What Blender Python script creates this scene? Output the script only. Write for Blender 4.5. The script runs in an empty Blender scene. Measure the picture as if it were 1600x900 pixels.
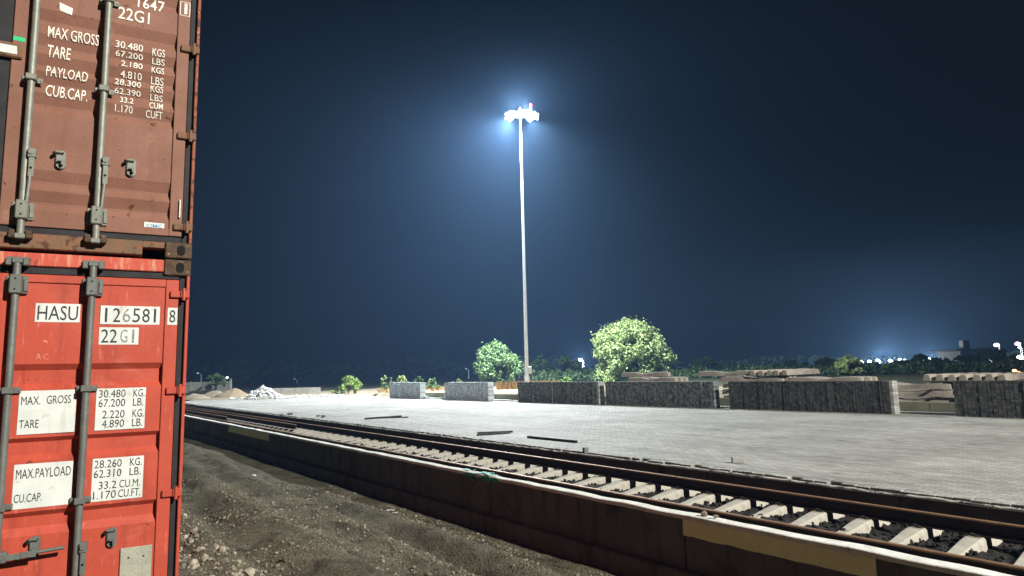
import bpy, bmesh, math, random
from mathutils import Vector, Matrix, noise
R_ = math.radians
random.seed(7)
S = bpy.context.scene
COL = S.collection

# ------------------------------------------------------------------ camera
FPX, PITCH, ROLL, EYE = 1015.1, 0.1266, 0.0238, 1.7
_F = Vector((0, math.cos(PITCH), math.sin(PITCH)))
_U0 = Vector((0, -math.sin(PITCH), math.cos(PITCH))); _R0 = Vector((1, 0, 0))
_R = _R0*math.cos(ROLL) - _U0*math.sin(ROLL)
_U = _U0*math.cos(ROLL) + _R0*math.sin(ROLL)
cd = bpy.data.cameras.new('camera'); cam = bpy.data.objects.new('camera', cd); COL.objects.link(cam)
cd.sensor_width = 36; cd.lens = 36*FPX/1600; cd.clip_start = .05; cd.clip_end = 3000
m = Matrix((_R, _U, -_F)).transposed().to_4x4(); m.translation = (0, 0, EYE)
cam.matrix_world = m
S.camera = cam

# ------------------------------------------------------------------ sky (night)
W = bpy.data.worlds.new('World'); S.world = W; W.use_nodes = True
nt = W.node_tree; nt.nodes.clear()
sky = nt.nodes.new('ShaderNodeTexSky'); sky.sky_type = 'NISHITA'; sky.sun_disc = False
sky.sun_elevation = R_(14); sky.sun_rotation = R_(200); sky.air_density = 1.0; sky.dust_density = .3; sky.ozone_density = 4
bg = nt.nodes.new('ShaderNodeBackground'); bg.inputs[1].default_value = .00004
wo = nt.nodes.new('ShaderNodeOutputWorld')
nt.links.new(sky.outputs[0], bg.inputs[0]); nt.links.new(bg.outputs[0], wo.inputs[0])

# ------------------------------------------------------------------ the lamps that light the yard
MAST = Vector((1.1, 56.0, .32)); MAST_H = 24.3
def lamp(name, loc, power, col=(1, 1, 1), spot=None, aim=None, blend=.5, size=.35):
    d = bpy.data.lights.new(name, 'SPOT' if spot else 'POINT'); d.energy = power; d.color = col
    d.shadow_soft_size = size
    o = bpy.data.objects.new(name, d); COL.objects.link(o); o.location = loc
    if spot:
        d.spot_size = R_(spot); d.spot_blend = blend
        o.rotation_euler = (Vector(aim)-Vector(loc)).to_track_quat('-Z', 'Y').to_euler()
    return o
head = MAST + Vector((0, 0, MAST_H))
lamp('mast_lamp', head+Vector((-.95, -.35, -.75)), 128000, (.9, .96, 1), 152, head+Vector((-11, -4, -19)), 1.0)
lamp('mast_lamp', head+Vector((1.05, -.35, -.75)), 70000, (.93, 1, .97), 152, head+Vector((5, 2, -20)), 1.0)
lamp('mast_glow', head+Vector((0, -.5, .2)), 44000, (.9, .97, 1), size=.5)
# the second mast of the yard stands out of the frame to the right
lamp('yard_lamp', (32, -19, 25), 210000, (1, .96, .87), 52, (2.5, 8.5, 0), .5, size=.6)

S.view_settings.view_transform = 'Standard'; S.view_settings.look = 'None'
S.view_settings.exposure = 0; S.view_settings.gamma = 1; S.view_settings.use_curve_mapping = False
S.render.engine = 'CYCLES'
cy = S.cycles
cy.use_denoising = True; cy.max_bounces = 5; cy.diffuse_bounces = 3; cy.glossy_bounces = 2
cy.transmission_bounces = 2; cy.volume_bounces = 0; cy.transparent_max_bounces = 8
cy.sample_clamp_indirect = 6; cy.sample_clamp_direct = 0
cy.caustics_reflective = False; cy.caustics_refractive = False

# ------------------------------------------------------------------ coordinates of the yard
TY = .6489                                       # the track runs away to the left
N = Vector((math.cos(TY), math.sin(TY), 0)); U = Vector((-math.sin(TY), math.cos(TY), 0))
def nu(n, u, z=0): return N*n + U*u + Vector((0, 0, z))
def blockline(u, off=0): return 23.3 - .053*u + off   # the line of paver stacks

def ray(px, py): return _F + _R*((px-800)/FPX) - _U*((py-450)/FPX)
def gnd(px, py, z=0):
    d = ray(px, py); t = (EYE-z)/-d.z; return Vector((d.x*t, d.y*t, z))
def at(px, py, Y):
    d = ray(px, py); t = Y/d.y; return Vector((d.x*t, Y, EYE+d.z*t))

# ------------------------------------------------------------------ mesh helpers
class MB:
    def __init__(s): s.v = []; s.f = []; s.mi = []; s.sm = []
    def add(s, vs, fs, mi=0, smooth=False):
        b = len(s.v); s.v += [tuple(v) for v in vs]
        for f in fs: s.f.append([b+i for i in f]); s.mi.append(mi); s.sm.append(smooth)
    def box(s, a, b, mi=0, M=None):
        x0, y0, z0 = a; x1, y1, z1 = b
        vs = [Vector(p) for p in ((x0,y0,z0),(x1,y0,z0),(x1,y1,z0),(x0,y1,z0),(x0,y0,z1),(x1,y0,z1),(x1,y1,z1),(x0,y1,z1))]
        if M: vs = [M @ v for v in vs]
        s.add(vs, [(0,3,2,1),(4,5,6,7),(0,1,5,4),(1,2,6,5),(2,3,7,6),(3,0,4,7)], mi)
    def bbox(s, a, b, bev=.004, mi=0, M=None):
        """box with chamfered edges"""
        bm = bmesh.new(); bmesh.ops.create_cube(bm, size=1)
        d = [b[i]-a[i] for i in range(3)]; c = [(b[i]+a[i])/2 for i in range(3)]
        for v in bm.verts: v.co = Vector([v.co[i]*d[i]+c[i] for i in range(3)])
        bmesh.ops.bevel(bm, geom=bm.edges[:], offset=min(bev, min(abs(k) for k in d)*.45), segments=1, affect='EDGES')
        s.bm(bm, mi, M); bm.free()
    def bm(s, bm, mi=0, M=None, smooth=False):
        bm.verts.index_update()
        s.add([(M @ v.co) if M else v.co.copy() for v in bm.verts], [[v.index for v in f.verts] for f in bm.faces], mi, smooth)
    def tube(s, pts, rad, seg=10, mi=0, cap=True, smooth=True):
        pts = [Vector(p) for p in pts]
        if not hasattr(rad, '__len__'): rad = [rad]*len(pts)
        vs = []; fs = []
        for i, p in enumerate(pts):
            t = (pts[min(i+1, len(pts)-1)] - pts[max(i-1, 0)]).normalized()
            a = t.cross(Vector((0, 0, 1)) if abs(t.z) < .9 else Vector((1, 0, 0))).normalized(); b = t.cross(a)
            for k in range(seg):
                an = 2*math.pi*k/seg; vs.append(p + (a*math.cos(an)+b*math.sin(an))*rad[i])
        for i in range(len(pts)-1):
            for k in range(seg):
                k2 = (k+1) % seg
                fs.append((i*seg+k, i*seg+k2, (i+1)*seg+k2, (i+1)*seg+k))
        s.add(vs, fs, mi, smooth)
        if cap:
            s.add(vs[:seg], [tuple(range(seg))[::-1]], mi); s.add(vs[-seg:], [tuple(range(seg))], mi)
    def prism(s, prof, axis_pts, mi=0):
        """closed profile of (a,b) pairs swept between frames [(origin, A, B)]"""
        n = len(prof); vs = []; fs = []
        for o, A, B in axis_pts:
            for a, b in prof: vs.append(Vector(o)+Vector(A)*a+Vector(B)*b)
        for i in range(len(axis_pts)-1):
            for k in range(n):
                k2 = (k+1) % n; fs.append((i*n+k, (i+1)*n+k, (i+1)*n+k2, i*n+k2))
        fs.append(tuple(range(n))); fs.append(tuple(range((len(axis_pts)-1)*n, len(axis_pts)*n))[::-1])
        s.add(vs, fs, mi)
    def rock(s, c, r, seed, sq=(1, 1, .8), mi=0, sub=1):
        bm = bmesh.new(); bmesh.ops.create_icosphere(bm, subdivisions=sub, radius=1)
        rd = random.Random(seed); q = Matrix.Rotation(rd.uniform(0, 6.3), 3, Vector((rd.gauss(0,1), rd.gauss(0,1), rd.gauss(0,1)+.01)).normalized())
        for v in bm.verts:
            k = rd.uniform(.72, 1.15); v.co = q @ Vector((v.co.x*sq[0]*k, v.co.y*sq[1]*k, v.co.z*sq[2]*k)) * r + Vector(c)
        s.bm(bm, mi); bm.free()
    def build(s, name, mats, parent=None, fix=False):
        me = bpy.data.meshes.new(name); me.from_pydata(s.v, [], s.f)
        if not isinstance(mats, (list, tuple)): mats = [mats]
        for mm in mats: me.materials.append(mm)
        me.polygons.foreach_set('material_index', s.mi); me.polygons.foreach_set('use_smooth', s.sm)
        if fix:
            bm = bmesh.new(); bm.from_mesh(me); bmesh.ops.recalc_face_normals(bm, faces=bm.faces); bm.to_mesh(me); bm.free()
        me.update()
        o = bpy.data.objects.new(name, me); COL.objects.link(o)
        if parent: o.parent = parent
        return o

def tag(o, label=None, cat=None, group=None, kind=None):
    if label: o['label'] = label
    if cat: o['category'] = cat
    if group: o['group'] = group
    if kind: o['kind'] = kind
    return o
def empty(name, loc=(0, 0, 0), rz=0):
    o = bpy.data.objects.new(name, None); COL.objects.link(o); o.location = loc; o.rotation_euler = (0, 0, rz)
    o.empty_display_size = .2; return o
def kids(o): return [c for c in bpy.data.objects if c.parent == o]
def copy_tree(o, parent=None, ch=None):
    c = o.copy(); COL.objects.link(c)
    if parent: c.parent = parent
    for k in kids(o): copy_tree(k, c)
    return c

# ------------------------------------------------------------------ materials
def mat(name, base, rough=.8, metal=0, var=None, vscale=4, vdetail=6, bump=0, bscale=30, island=0, spots=None, streak=None, spec=.3, coord='Object', bdist=.02):
    m = bpy.data.materials.new(name); m.use_nodes = True; t = m.node_tree; n = t.nodes; l = t.links
    p = n['Principled BSDF']; p.inputs['Roughness'].default_value = rough; p.inputs['Metallic'].default_value = metal
    p.inputs['Specular IOR Level'].default_value = spec
    tc = n.new('ShaderNodeTexCoord'); co = tc.outputs[coord]
    cur = None
    def mix(fac, a, b):
        x = n.new('ShaderNodeMix'); x.data_type = 'RGBA'
        if hasattr(fac, 'links'): l.new(fac, x.inputs[0])
        else: x.inputs[0].default_value = fac
        for i, c in ((6, a), (7, b)):
            if hasattr(c, 'links'): l.new(c, x.inputs[i])
            else: x.inputs[i].default_value = (*c, 1)
        return x.outputs[2]
    def ramp(src, lo, hi):
        r = n.new('ShaderNodeMapRange'); r.inputs[1].default_value = lo; r.inputs[2].default_value = hi
        l.new(src, r.inputs[0]); return r.outputs[0]
    def nz(scale, detail=6, rgh=.6, sc3=None, dist=0):
        x = n.new('ShaderNodeTexNoise'); x.inputs['Scale'].default_value = scale; x.inputs['Detail'].default_value = detail
        x.inputs['Roughness'].default_value = rgh; x.inputs['Distortion'].default_value = dist
        if sc3:
            mp = n.new('ShaderNodeMapping'); mp.inputs['Scale'].default_value = sc3; l.new(co, mp.inputs[0]); l.new(mp.outputs[0], x.inputs[0])
        else: l.new(co, x.inputs[0])
        return x.outputs[0]
    cur = base
    if var: cur = mix(ramp(nz(vscale, vdetail), .35, .65), base, var)
    if island:
        g = n.new('ShaderNodeNewGeometry'); hs = n.new('ShaderNodeHueSaturation')
        r = n.new('ShaderNodeMapRange'); r.inputs[3].default_value = 1-island; r.inputs[4].default_value = 1+island
        l.new(g.outputs['Random Per Island'], r.inputs[0]); l.new(r.outputs[0], hs.inputs['Value'])
        if hasattr(cur, 'links'): l.new(cur, hs.inputs['Color'])
        else: hs.inputs['Color'].default_value = (*cur, 1)
        cur = hs.outputs[0]
    if streak:  # (colour, scale3, lo, hi)
        for c, sc3, lo, hi in (streak if isinstance(streak, list) else [streak]):
            cur = mix(ramp(nz(1, 5, .6, sc3), lo, hi), cur, c)
    if spots:   # [(colour, scale, lo, hi)]
        for c, sc, lo, hi in spots:
            cur = mix(ramp(nz(sc, 8, .65, None, .4), lo, hi), cur, c)
    if hasattr(cur, 'links'): l.new(cur, p.inputs['Base Color'])
    else: p.inputs['Base Color'].default_value = (*cur, 1)
    if bump:
        b = n.new('ShaderNodeBump'); b.inputs['Strength'].default_value = bump; b.inputs['Distance'].default_value = bdist
        l.new(nz(bscale, 5), b.inputs['Height']); l.new(b.outputs[0], p.inputs['Normal'])
    return m
def emis(name, col, strength):
    m = bpy.data.materials.new(name); m.use_nodes = True; p = m.node_tree.nodes['Principled BSDF']
    p.inputs['Base Color'].default_value = (*[c*.25 for c in col], 1)
    p.inputs['Emission Color'].default_value = (*col, 1); p.inputs['Emission Strength'].default_value = strength
    return m
M = {}
rust = (.07, .028, .014)
M['maroon'] = mat('maroon_paint', (.215, .1, .068), .6, var=(.175, .08, .053), vscale=3, bump=.12, bscale=40, spec=.25,
    spots=[(rust, 9, .64, .69), ((.32, .17, .12), 2.5, .6, .8), ((.05, .02, .012), 22, .66, .70)], streak=((.17, .075, .05), (9, 9, 1.3), .58, .75))
M['maroon_rail'] = mat('rusty_maroon_rail', (.19, .085, .045), .75, var=(.13, .085, .05), vscale=7, bump=.25, bscale=30,
    spots=[(rust, 10, .56, .62), ((.24, .06, .035), 8, .62, .66)])
M['red'] = mat('red_paint', (.42, .066, .037), .45, var=(.35, .053, .03), vscale=2.5, bump=.08, bscale=25, spec=.4,
    spots=[((.5, .16, .12), 2.6, .58, .8), ((.5, .3, .24), 34, .70, .73), ((.1, .03, .016), 13, .665, .70)], streak=[((.27, .04, .026), (11, 11, .9), .56, .74), ((.5, .13, .1), (40, 40, 5), .62, .72)])
M['red_rail'] = mat('faded_red_rail', (.47, .085, .05), .6, var=(.4, .06, .04), vscale=6, bump=.2, bscale=30,
    streak=[((.5, .22, .14), (30, 30, 2.5), .56, .66), ((.14, .04, .02), (26, 26, 3), .64, .7)], spots=[(rust, 9, .64, .68)])
M['post_rust'] = mat('weathered_post_paint', (.3, .09, .045), .7, var=(.22, .075, .04), vscale=8, bump=.3, bscale=40, spots=[(rust, 14, .5, .58), ((.4, .26, .17), 20, .62, .66)])
M['casting'] = mat('rusty_cast_steel', (.10, .062, .036), .8, var=(.045, .028, .017), vscale=14, bump=.4, bscale=40, spots=[((.26, .18, .11), 18, .6, .66)])
M['dark_hole'] = mat('dark_recess', (.006, .006, .006), .95, var=(.01, .009, .008), vscale=20)  # paints the shade inside openings; also on bolts and rivets
M['galv'] = mat('galvanised_steel', (.23, .235, .20), .5, .25, var=(.17, .175, .15), vscale=14, bump=.1, bscale=60, spots=[((.12, .07, .04), 16, .67, .72)])
M['galv_grey'] = mat('grey_galvanised_steel', (.155, .165, .15), .5, .3, var=(.12, .125, .115), vscale=14, bump=.1, bscale=60, spots=[((.10, .05, .03), 18, .66, .7)])
M['rubber'] = mat('black_rubber', (.012, .0125, .014), .7, var=(.022, .022, .024), vscale=10)
M['letter_white'] = mat('white_stencil_paint', (.72, .70, .62), .6, var=(.6, .57, .5), vscale=30)
M['decal'] = mat('white_decal', (.6, .62, .6), .55, var=(.5, .53, .5), vscale=5, spots=[((.42, .36, .31), 12, .6, .72)], streak=((.42, .4, .36), (20, 20, 2), .58, .75))
M['letter_black'] = mat('black_decal_lettering', (.022, .024, .026), .6, var=(.04, .043, .045), vscale=20)
M['letter_worn'] = mat('worn_decal_lettering', (.10, .105, .11), .6, var=(.3, .31, .31), vscale=60)
M['blue'] = mat('blue_lettering', (.04, .2, .4), .6, var=(.1, .3, .5), vscale=30)
M['green'] = mat('green_tape', (.02, .5, .19), .5, var=(.03, .42, .16), vscale=30)
M['chalk'] = mat('chalk_marks', (.55, .27, .2), .9, var=(.5, .12, .08), vscale=40)
M['plate'] = mat('scratched_metal_plate', (.42, .41, .33), .5, .3, var=(.32, .32, .26), vscale=8, spots=[((.2, .19, .15), 22, .6, .68)], bump=.2, bscale=50)

M['soil'] = mat('dark_gravelly_soil', (.115, .106, .072), .95, var=(.2, .185, .13), vscale=.9, bump=1, bscale=28, bdist=.12, spec=.1,
    spots=[((.075, .064, .046), 1.6, .52, .64), ((.36, .34, .28), 3.2, .64, .74), ((.04, .035, .025), 30, .53, .62), ((.3, .27, .2), 55, .64, .72)])
M['stone'] = mat('gravel_stone', (.19, .172, .125), .9, var=(.11, .1, .07), vscale=12, island=.6, bump=.3, bscale=60)
M['pale_stone'] = mat('pale_gravel_stone', (.3, .275, .22), .9, var=(.2, .18, .145), vscale=12, island=.5, bump=.3, bscale=60)
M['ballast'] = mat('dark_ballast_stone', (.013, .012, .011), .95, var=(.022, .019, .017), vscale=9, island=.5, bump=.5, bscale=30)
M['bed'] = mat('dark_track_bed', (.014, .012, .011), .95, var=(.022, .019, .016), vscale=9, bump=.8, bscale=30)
M['wallc'] = mat('stained_retaining_concrete', (.13, .125, .105), .9, var=(.09, .086, .072), vscale=1.6, bump=.25, bscale=25,
    streak=[((.06, .045, .033), (3.5, 3.5, .7), .52, .68)], spots=[((.05, .035, .027), 2.5, .58, .7)])
M['plaster'] = mat('pale_plaster_patch', (.82, .84, .5), .9, var=(.72, .73, .4), vscale=5, bump=.25, bscale=30, spots=[((.2, .17, .09), 14, .66, .7)])
M['cope'] = mat('lamplit_coping_concrete', (.72, .72, .68), .9, var=(.52, .52, .48), vscale=6, bump=.4, bscale=40, spots=[((.2, .19, .17), 12, .66, .7)])  # lamplight on the wall top put into a whiter concrete colour
M['kerbc'] = mat('dark_kerb_concrete', (.085, .066, .05), .9, var=(.05, .04, .03), vscale=3, bump=.3, bscale=20)
M['rail'] = mat('rusty_rail_steel', (.026, .018, .0135), .8, .2, var=(.04, .025, .017), vscale=10, bump=.25, bscale=60)
M['rail_top'] = mat('worn_rail_head', (.2, .118, .07), .55, .4, var=(.27, .16, .09), vscale=7)
M['sleeper'] = mat('sleeper_concrete', (.42, .4, .345), .88, var=(.3, .28, .235), vscale=4, bump=.35, bscale=50, spots=[((.17, .13, .09), 5, .6, .75), ((.12, .1, .08), 16, .63, .7)])
M['old_sleeper'] = mat('stacked_sleeper_concrete', (.4, .36, .31), .9, var=(.28, .245, .205), vscale=4, bump=.25, bscale=40, spots=[((.17, .12, .09), 7, .62, .7)])
M['dunnage'] = mat('timber_dunnage', (.12, .07, .04), .9, var=(.07, .04, .024), vscale=12)
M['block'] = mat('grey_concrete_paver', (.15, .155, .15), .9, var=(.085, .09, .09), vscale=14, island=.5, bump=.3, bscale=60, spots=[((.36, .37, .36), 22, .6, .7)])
M['block_shaded'] = mat('shaded_front_paver', (.075, .075, .07), .9, var=(.045, .045, .043), vscale=14, island=.45, bump=.3, bscale=60, spots=[((.17, .17, .16), 22, .62, .72)])  # shade of the backlit stack fronts put into a darker colour
M['block_lit'] = mat('bounce_lit_paver', (.55, .6, .63), .9, var=(.4, .44, .46), vscale=14, island=.35, bump=.3, bscale=60)  # light bounced onto the far stacks put into a paler colour
M['block_side_lit'] = mat('side_lit_paver', (.34, .34, .32), .9, var=(.22, .22, .21), vscale=3, island=.3, bump=.3, bscale=60)  # light falling on the stack ends put into the paver colour
M['kerb_lit'] = mat('lit_kerb_top', (.42, .41, .37), .9, var=(.25, .24, .21), vscale=5, bump=.4, bscale=40, spots=[((.06, .055, .05), 5, .52, .58)])  # lit top of the kerb painted as a pale broken strip
M['kerb_pale'] = mat('pale_gutter_concrete', (.5, .5, .44), .9, var=(.4, .4, .35), vscale=2, bump=.3, bscale=30)
M['olive'] = mat('mossy_low_wall_concrete', (.2, .2, .14), .9, var=(.14, .14, .1), vscale=2, bump=.3, bscale=30)
M['sandg'] = mat('sandy_ground', (.3, .25, .18), .95, var=(.2, .17, .12), vscale=.5, bump=.6, bscale=8, bdist=.06, spots=[((.13, .12, .08), .8, .58, .68)])
M['scrub'] = mat('scrubby_ground', (.07, .075, .04), .95, var=(.04, .05, .025), vscale=.4, bump=.8, bscale=3, bdist=.1)
M['sand'] = mat('sand', (.27, .21, .135), .95, var=(.2, .155, .1), vscale=3, bump=.5, bscale=18)
M['rubble'] = mat('white_rubble', (.62, .63, .63), .9, var=(.5, .51, .5), vscale=4, island=.25, bump=.3, bscale=20)
M['black'] = mat('black_steel', (.012, .011, .01), .7, var=(.022, .018, .015), vscale=12, bump=.2, bscale=40)
M['mastg'] = mat('galvanised_mast', (.8, .82, .83), .6, .0, var=(.7, .72, .74), vscale=2, bump=.05, bscale=20)
M['pcwall'] = mat('precast_wall_concrete', (.42, .40, .34), .9, var=(.3, .29, .25), vscale=1.5, bump=.2, bscale=20)
M['bark'] = mat('bark', (.07, .05, .035), .95, var=(.04, .03, .022), vscale=9, bump=.6, bscale=30)
M['steelblue'] = mat('painted_shed_sheet', (.05, .06, .08), .7, var=(.035, .045, .06), vscale=1)
M['shedwall'] = mat('shed_wall', (.1, .105, .11), .8, var=(.07, .075, .08), vscale=1)
M['paint_tq'] = mat('turquoise_paint', (.03, .33, .24), .6, var=(.05, .45, .34), vscale=14)
M['dry'] = mat('dry_grass', (.34, .22, .09), .9, island=.5)
def leafmat(name, a, b):
    m = mat(name, a, .6, var=b, vscale=1.2, island=.45, spec=.35)
    p = m.node_tree.nodes['Principled BSDF']
    p.inputs['Subsurface Weight'].default_value = 0
    return m
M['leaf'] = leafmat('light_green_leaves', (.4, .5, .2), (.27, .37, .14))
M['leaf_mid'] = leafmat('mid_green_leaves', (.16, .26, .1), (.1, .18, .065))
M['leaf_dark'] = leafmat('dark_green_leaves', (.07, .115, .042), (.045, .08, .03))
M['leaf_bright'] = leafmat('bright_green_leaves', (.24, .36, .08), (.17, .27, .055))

def paving_mat():
    m = bpy.data.materials.new('concrete_block_paving'); m.use_nodes = True; t = m.node_tree; n = t.nodes; l = t.links
    p = n['Principled BSDF']; p.inputs['Roughness'].default_value = .72; p.inputs['Specular IOR Level'].default_value = .28
    tc = n.new('ShaderNodeTexCoord')
    br = n.new('ShaderNodeTexBrick'); br.offset = .5
    l.new(tc.outputs['Object'], br.inputs['Vector'])
    br.inputs['Scale'].default_value = 1; br.inputs['Brick Width'].default_value = .2; br.inputs['Row Height'].default_value = .1
    br.inputs['Mortar Size'].default_value = .006; br.inputs['Mortar Smooth'].default_value = .4; br.inputs['Bias'].default_value = 0
    br.inputs['Color1'].default_value = (.34, .34, .315, 1); br.inputs['Color2'].default_value = (.235, .235, .215, 1); br.inputs['Mortar'].default_value = (.16, .155, .138, 1)
    nz = n.new('ShaderNodeTexNoise'); nz.inputs['Scale'].default_value = .5; nz.inputs['Detail'].default_value = 7; l.new(tc.outputs['Object'], nz.inputs[0])
    mr = n.new('ShaderNodeMapRange'); mr.inputs[1].default_value = .3; mr.inputs[2].default_value = .7; mr.inputs[3].default_value = .78; mr.inputs[4].default_value = 1.2; l.new(nz.outputs[0], mr.inputs[0])
    # courses laid at different times run as faint bands along the rows
    mp = n.new('ShaderNodeMapping'); mp.inputs['Scale'].default_value = (.25, 3.2, 1); l.new(tc.outputs['Object'], mp.inputs[0])
    n2 = n.new('ShaderNodeTexNoise'); n2.inputs['Scale'].default_value = 1; n2.inputs['Detail'].default_value = 5; l.new(mp.outputs[0], n2.inputs[0])
    m2 = n.new('ShaderNodeMapRange'); m2.inputs[1].default_value = .3; m2.inputs[2].default_value = .7; m2.inputs[3].default_value = .8; m2.inputs[4].default_value = 1.18; l.new(n2.outputs[0], m2.inputs[0])
    mu = n.new('ShaderNodeMath'); mu.operation = 'MULTIPLY'; l.new(mr.outputs[0], mu.inputs[0]); l.new(m2.outputs[0], mu.inputs[1])
    n3 = n.new('ShaderNodeTexNoise'); n3.inputs['Scale'].default_value = 1.1; n3.inputs['Detail'].default_value = 8; n3.inputs['Distortion'].default_value = 1.2; l.new(tc.outputs['Object'], n3.inputs[0])
    m3 = n.new('ShaderNodeMapRange'); m3.inputs[1].default_value = .6; m3.inputs[2].default_value = .72; m3.inputs[3].default_value = 1; m3.inputs[4].default_value = .68; l.new(n3.outputs[0], m3.inputs[0])
    mu2 = n.new('ShaderNodeMath'); mu2.operation = 'MULTIPLY'; l.new(mu.outputs[0], mu2.inputs[0]); l.new(m3.outputs[0], mu2.inputs[1])
    hs = n.new('ShaderNodeHueSaturation'); l.new(br.outputs[0], hs.inputs['Color']); l.new(mu2.outputs[0], hs.inputs['Value'])
    l.new(hs.outputs[0], p.inputs['Base Color'])
    b = n.new('ShaderNodeBump'); b.inputs['Strength'].default_value = .8; b.inputs['Distance'].default_value = .012
    inv = n.new('ShaderNodeMath'); inv.operation = 'SUBTRACT'; inv.inputs[0].default_value = 1; l.new(br.outputs['Fac'], inv.inputs[1])
    # each paver sits a little higher or lower than the next
    sep = n.new('ShaderNodeMath'); sep.operation = 'MULTIPLY_ADD'; sep.inputs[1].default_value = 1.2
    l.new(n2.outputs[0], sep.inputs[0]); l.new(inv.outputs[0], sep.inputs[2])
    l.new(sep.outputs[0], b.inputs['Height']); l.new(b.outputs[0], p.inputs['Normal'])
    return m
M['paving'] = paving_mat()

# ------------------------------------------------------------------ ground: one sheet to the horizon
def fr(a, b, st):
    k = max(1, int(round((b-a)/st))); return [a+(b-a)*i/k for i in range(k)]
def sstep(a, b, x):
    t = min(1, max(0, (x-a)/(b-a))); return t*t*(3-2*t)
def soil_h(n, u):
    z = -.02 - .40*sstep(.9, 3.3, n) - .36*sstep(2.8, 5.3, n) - .17*sstep(5.1, 6.0, n)
    w = noise.noise(Vector((n*.6+3, u*.25, 0)))
    rut = .10*math.sin((n+.25*w-.05*u)*5.2+1.0)*sstep(.8, 2, n)*(1-sstep(4.6, 5.8, n))
    h = .11*noise.noise(Vector((n*.8, u*.22, 5)))+.08*noise.noise(Vector((n*2.4, u*.55, 2)))+.035*noise.noise(Vector((n*5, u*3.4, 9)))+.018*noise.noise(Vector((n*13, u*11, 4)))
    return z + rut + h*(1-.6*sstep(5.2, 6.2, n))
ns = fr(-400, -40, 40)+fr(-40, -2, 4)+fr(-2, .6, .25)+fr(.6, 6.3, .045)+[6.3, 6.49]+[6.6, 9.3, 9.42, 12, 20, 22.0, 23.0, 24, 25, 26]+fr(27, 90, 3)+fr(90, 500, 40)+[500]
us = fr(-300, -20, 40)+fr(-20, -2, 2)+fr(-2, 1.5, .25)+fr(1.5, 14, .05)+fr(14, 34, .15)+fr(34, 60, 1)+fr(60, 120, 4)+fr(120, 620, 40)+[620]
def ground_z(n, u):
    if n > 23: return .31*sstep(0, .6, n-blockline(u, 1.25)) - .3*(1-sstep(0, .6, n-blockline(u, 1.25))) + .05*noise.noise(Vector((n*.3, u*.3, 0))) if u < 49 else .05+.08*noise.noise(Vector((n*.2, u*.2, 0)))
    if n > 6.55:
        if u >= 53.0 and n > 9.5: return .0+.06*noise.noise(Vector((n*.3, u*.3, 0)))
        return -.75
    if n > 6.4: return -1.0
    if n < .6: return -.02 - .02*min(1, max(0, -n/10)) + .05*noise.noise(Vector((n*.3, u*.3, 0)))
    return soil_h(n, u)
g = MB(); nn_, nu_ = len(ns), len(us)
gv = [tuple(nu(a, b, ground_z(a, b))) for a in ns for b in us]; gf = []; gm = []
for i in range(nn_-1):
    for j in range(nu_-1):
        gf.append((i*nu_+j, (i+1)*nu_+j, (i+1)*nu_+j+1, i*nu_+j+1)); gm.append(0 if ns[i] < 6.5 and us[j] < 60 else (2 if (ns[i] > 36 or us[j] > 66) else 1))
g.v = gv; g.f = gf; g.mi = gm; g.sm = [True]*len(gf)
o = g.build('ground', [M['soil'], M['sandg'], M['scrub']]); tag(o, kind='structure')

# gravel lying on the soil
rd = random.Random(3)
gb = MB()
bmt = bmesh.new(); bmesh.ops.create_icosphere(bmt, subdivisions=1, radius=1); IV = [v.co.copy() for v in bmt.verts]; IF = [[v.index for v in f.verts] for f in bmt.faces]; bmt.free()
def pebble(mb, c, r, mi=0):
    ax = Vector((rd.gauss(0, 1), rd.gauss(0, 1), rd.gauss(0, 1)+.01)).normalized(); q = Matrix.Rotation(rd.uniform(0, 6.28), 3, ax)
    sx, sy, sz = rd.uniform(.8, 1.3), rd.uniform(.7, 1.1), rd.uniform(.5, .8)
    mb.add([q @ Vector((v.x*sx*rd.uniform(.8, 1.15), v.y*sy*rd.uniform(.8, 1.15), v.z*sz))*r + c for v in IV], IF, mi)
for k in range(22000):
    u_ = 1.6 + 14*rd.random()**1.6; n_ = rd.uniform(.9, 6.2)
    if noise.noise(Vector((n_*.9, u_*.6, 7))) < -.12+.35*rd.random()-.2: continue
    r = min(.04, .0075*math.exp(abs(rd.gauss(0, .58))))
    pebble(gb, nu(n_, u_, soil_h(n_, u_)+r*.2), r, 1 if rd.random() < .045 else 0)
tag(gb.build('gravel', [M['stone'], M['pale_stone']]), kind='stuff', label='loose brown gravel scattered over the dark soil', cat='gravel')
# pale rubble against the foot of the containers
pb = MB()
for k in range(300):
    u_ = rd.uniform(5.5, 11.5); n_ = 1.35+abs(rd.gauss(0, .33))-.1*(u_-7)
    if n_ < .9: continue
    r = min(.055, .012*math.exp(abs(rd.gauss(0, .7))))
    pebble(pb, nu(n_, u_, soil_h(n_, u_)+r*.3), r)
tag(pb.build('gravel', [M['pale_stone']]), kind='stuff', label='pale broken stones heaped at the foot of the red container', cat='gravel')

# ------------------------------------------------------------------ paving
PE = 9.40
pv = MB(); rd = random.Random(11)
# edge course: single pavers end at an uneven line
U0, U1 = -8.0, 52.5
sheet = [nu(PE+.2, U0), nu(27, U0), nu(27, 49), nu(24.5, 49.3), nu(PE+.2, U1)]
# local axes of the paving: x along the track, y across
P0 = nu(PE, 0); Mp = Matrix(((U.x, N.x, 0, P0.x), (U.y, N.y, 0, P0.y), (0, 0, 1, 0), (0, 0, 0, 1)))
Mi = Mp.inverted()
def pl(n, u, z=0): return (u, n-PE, z)
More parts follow.
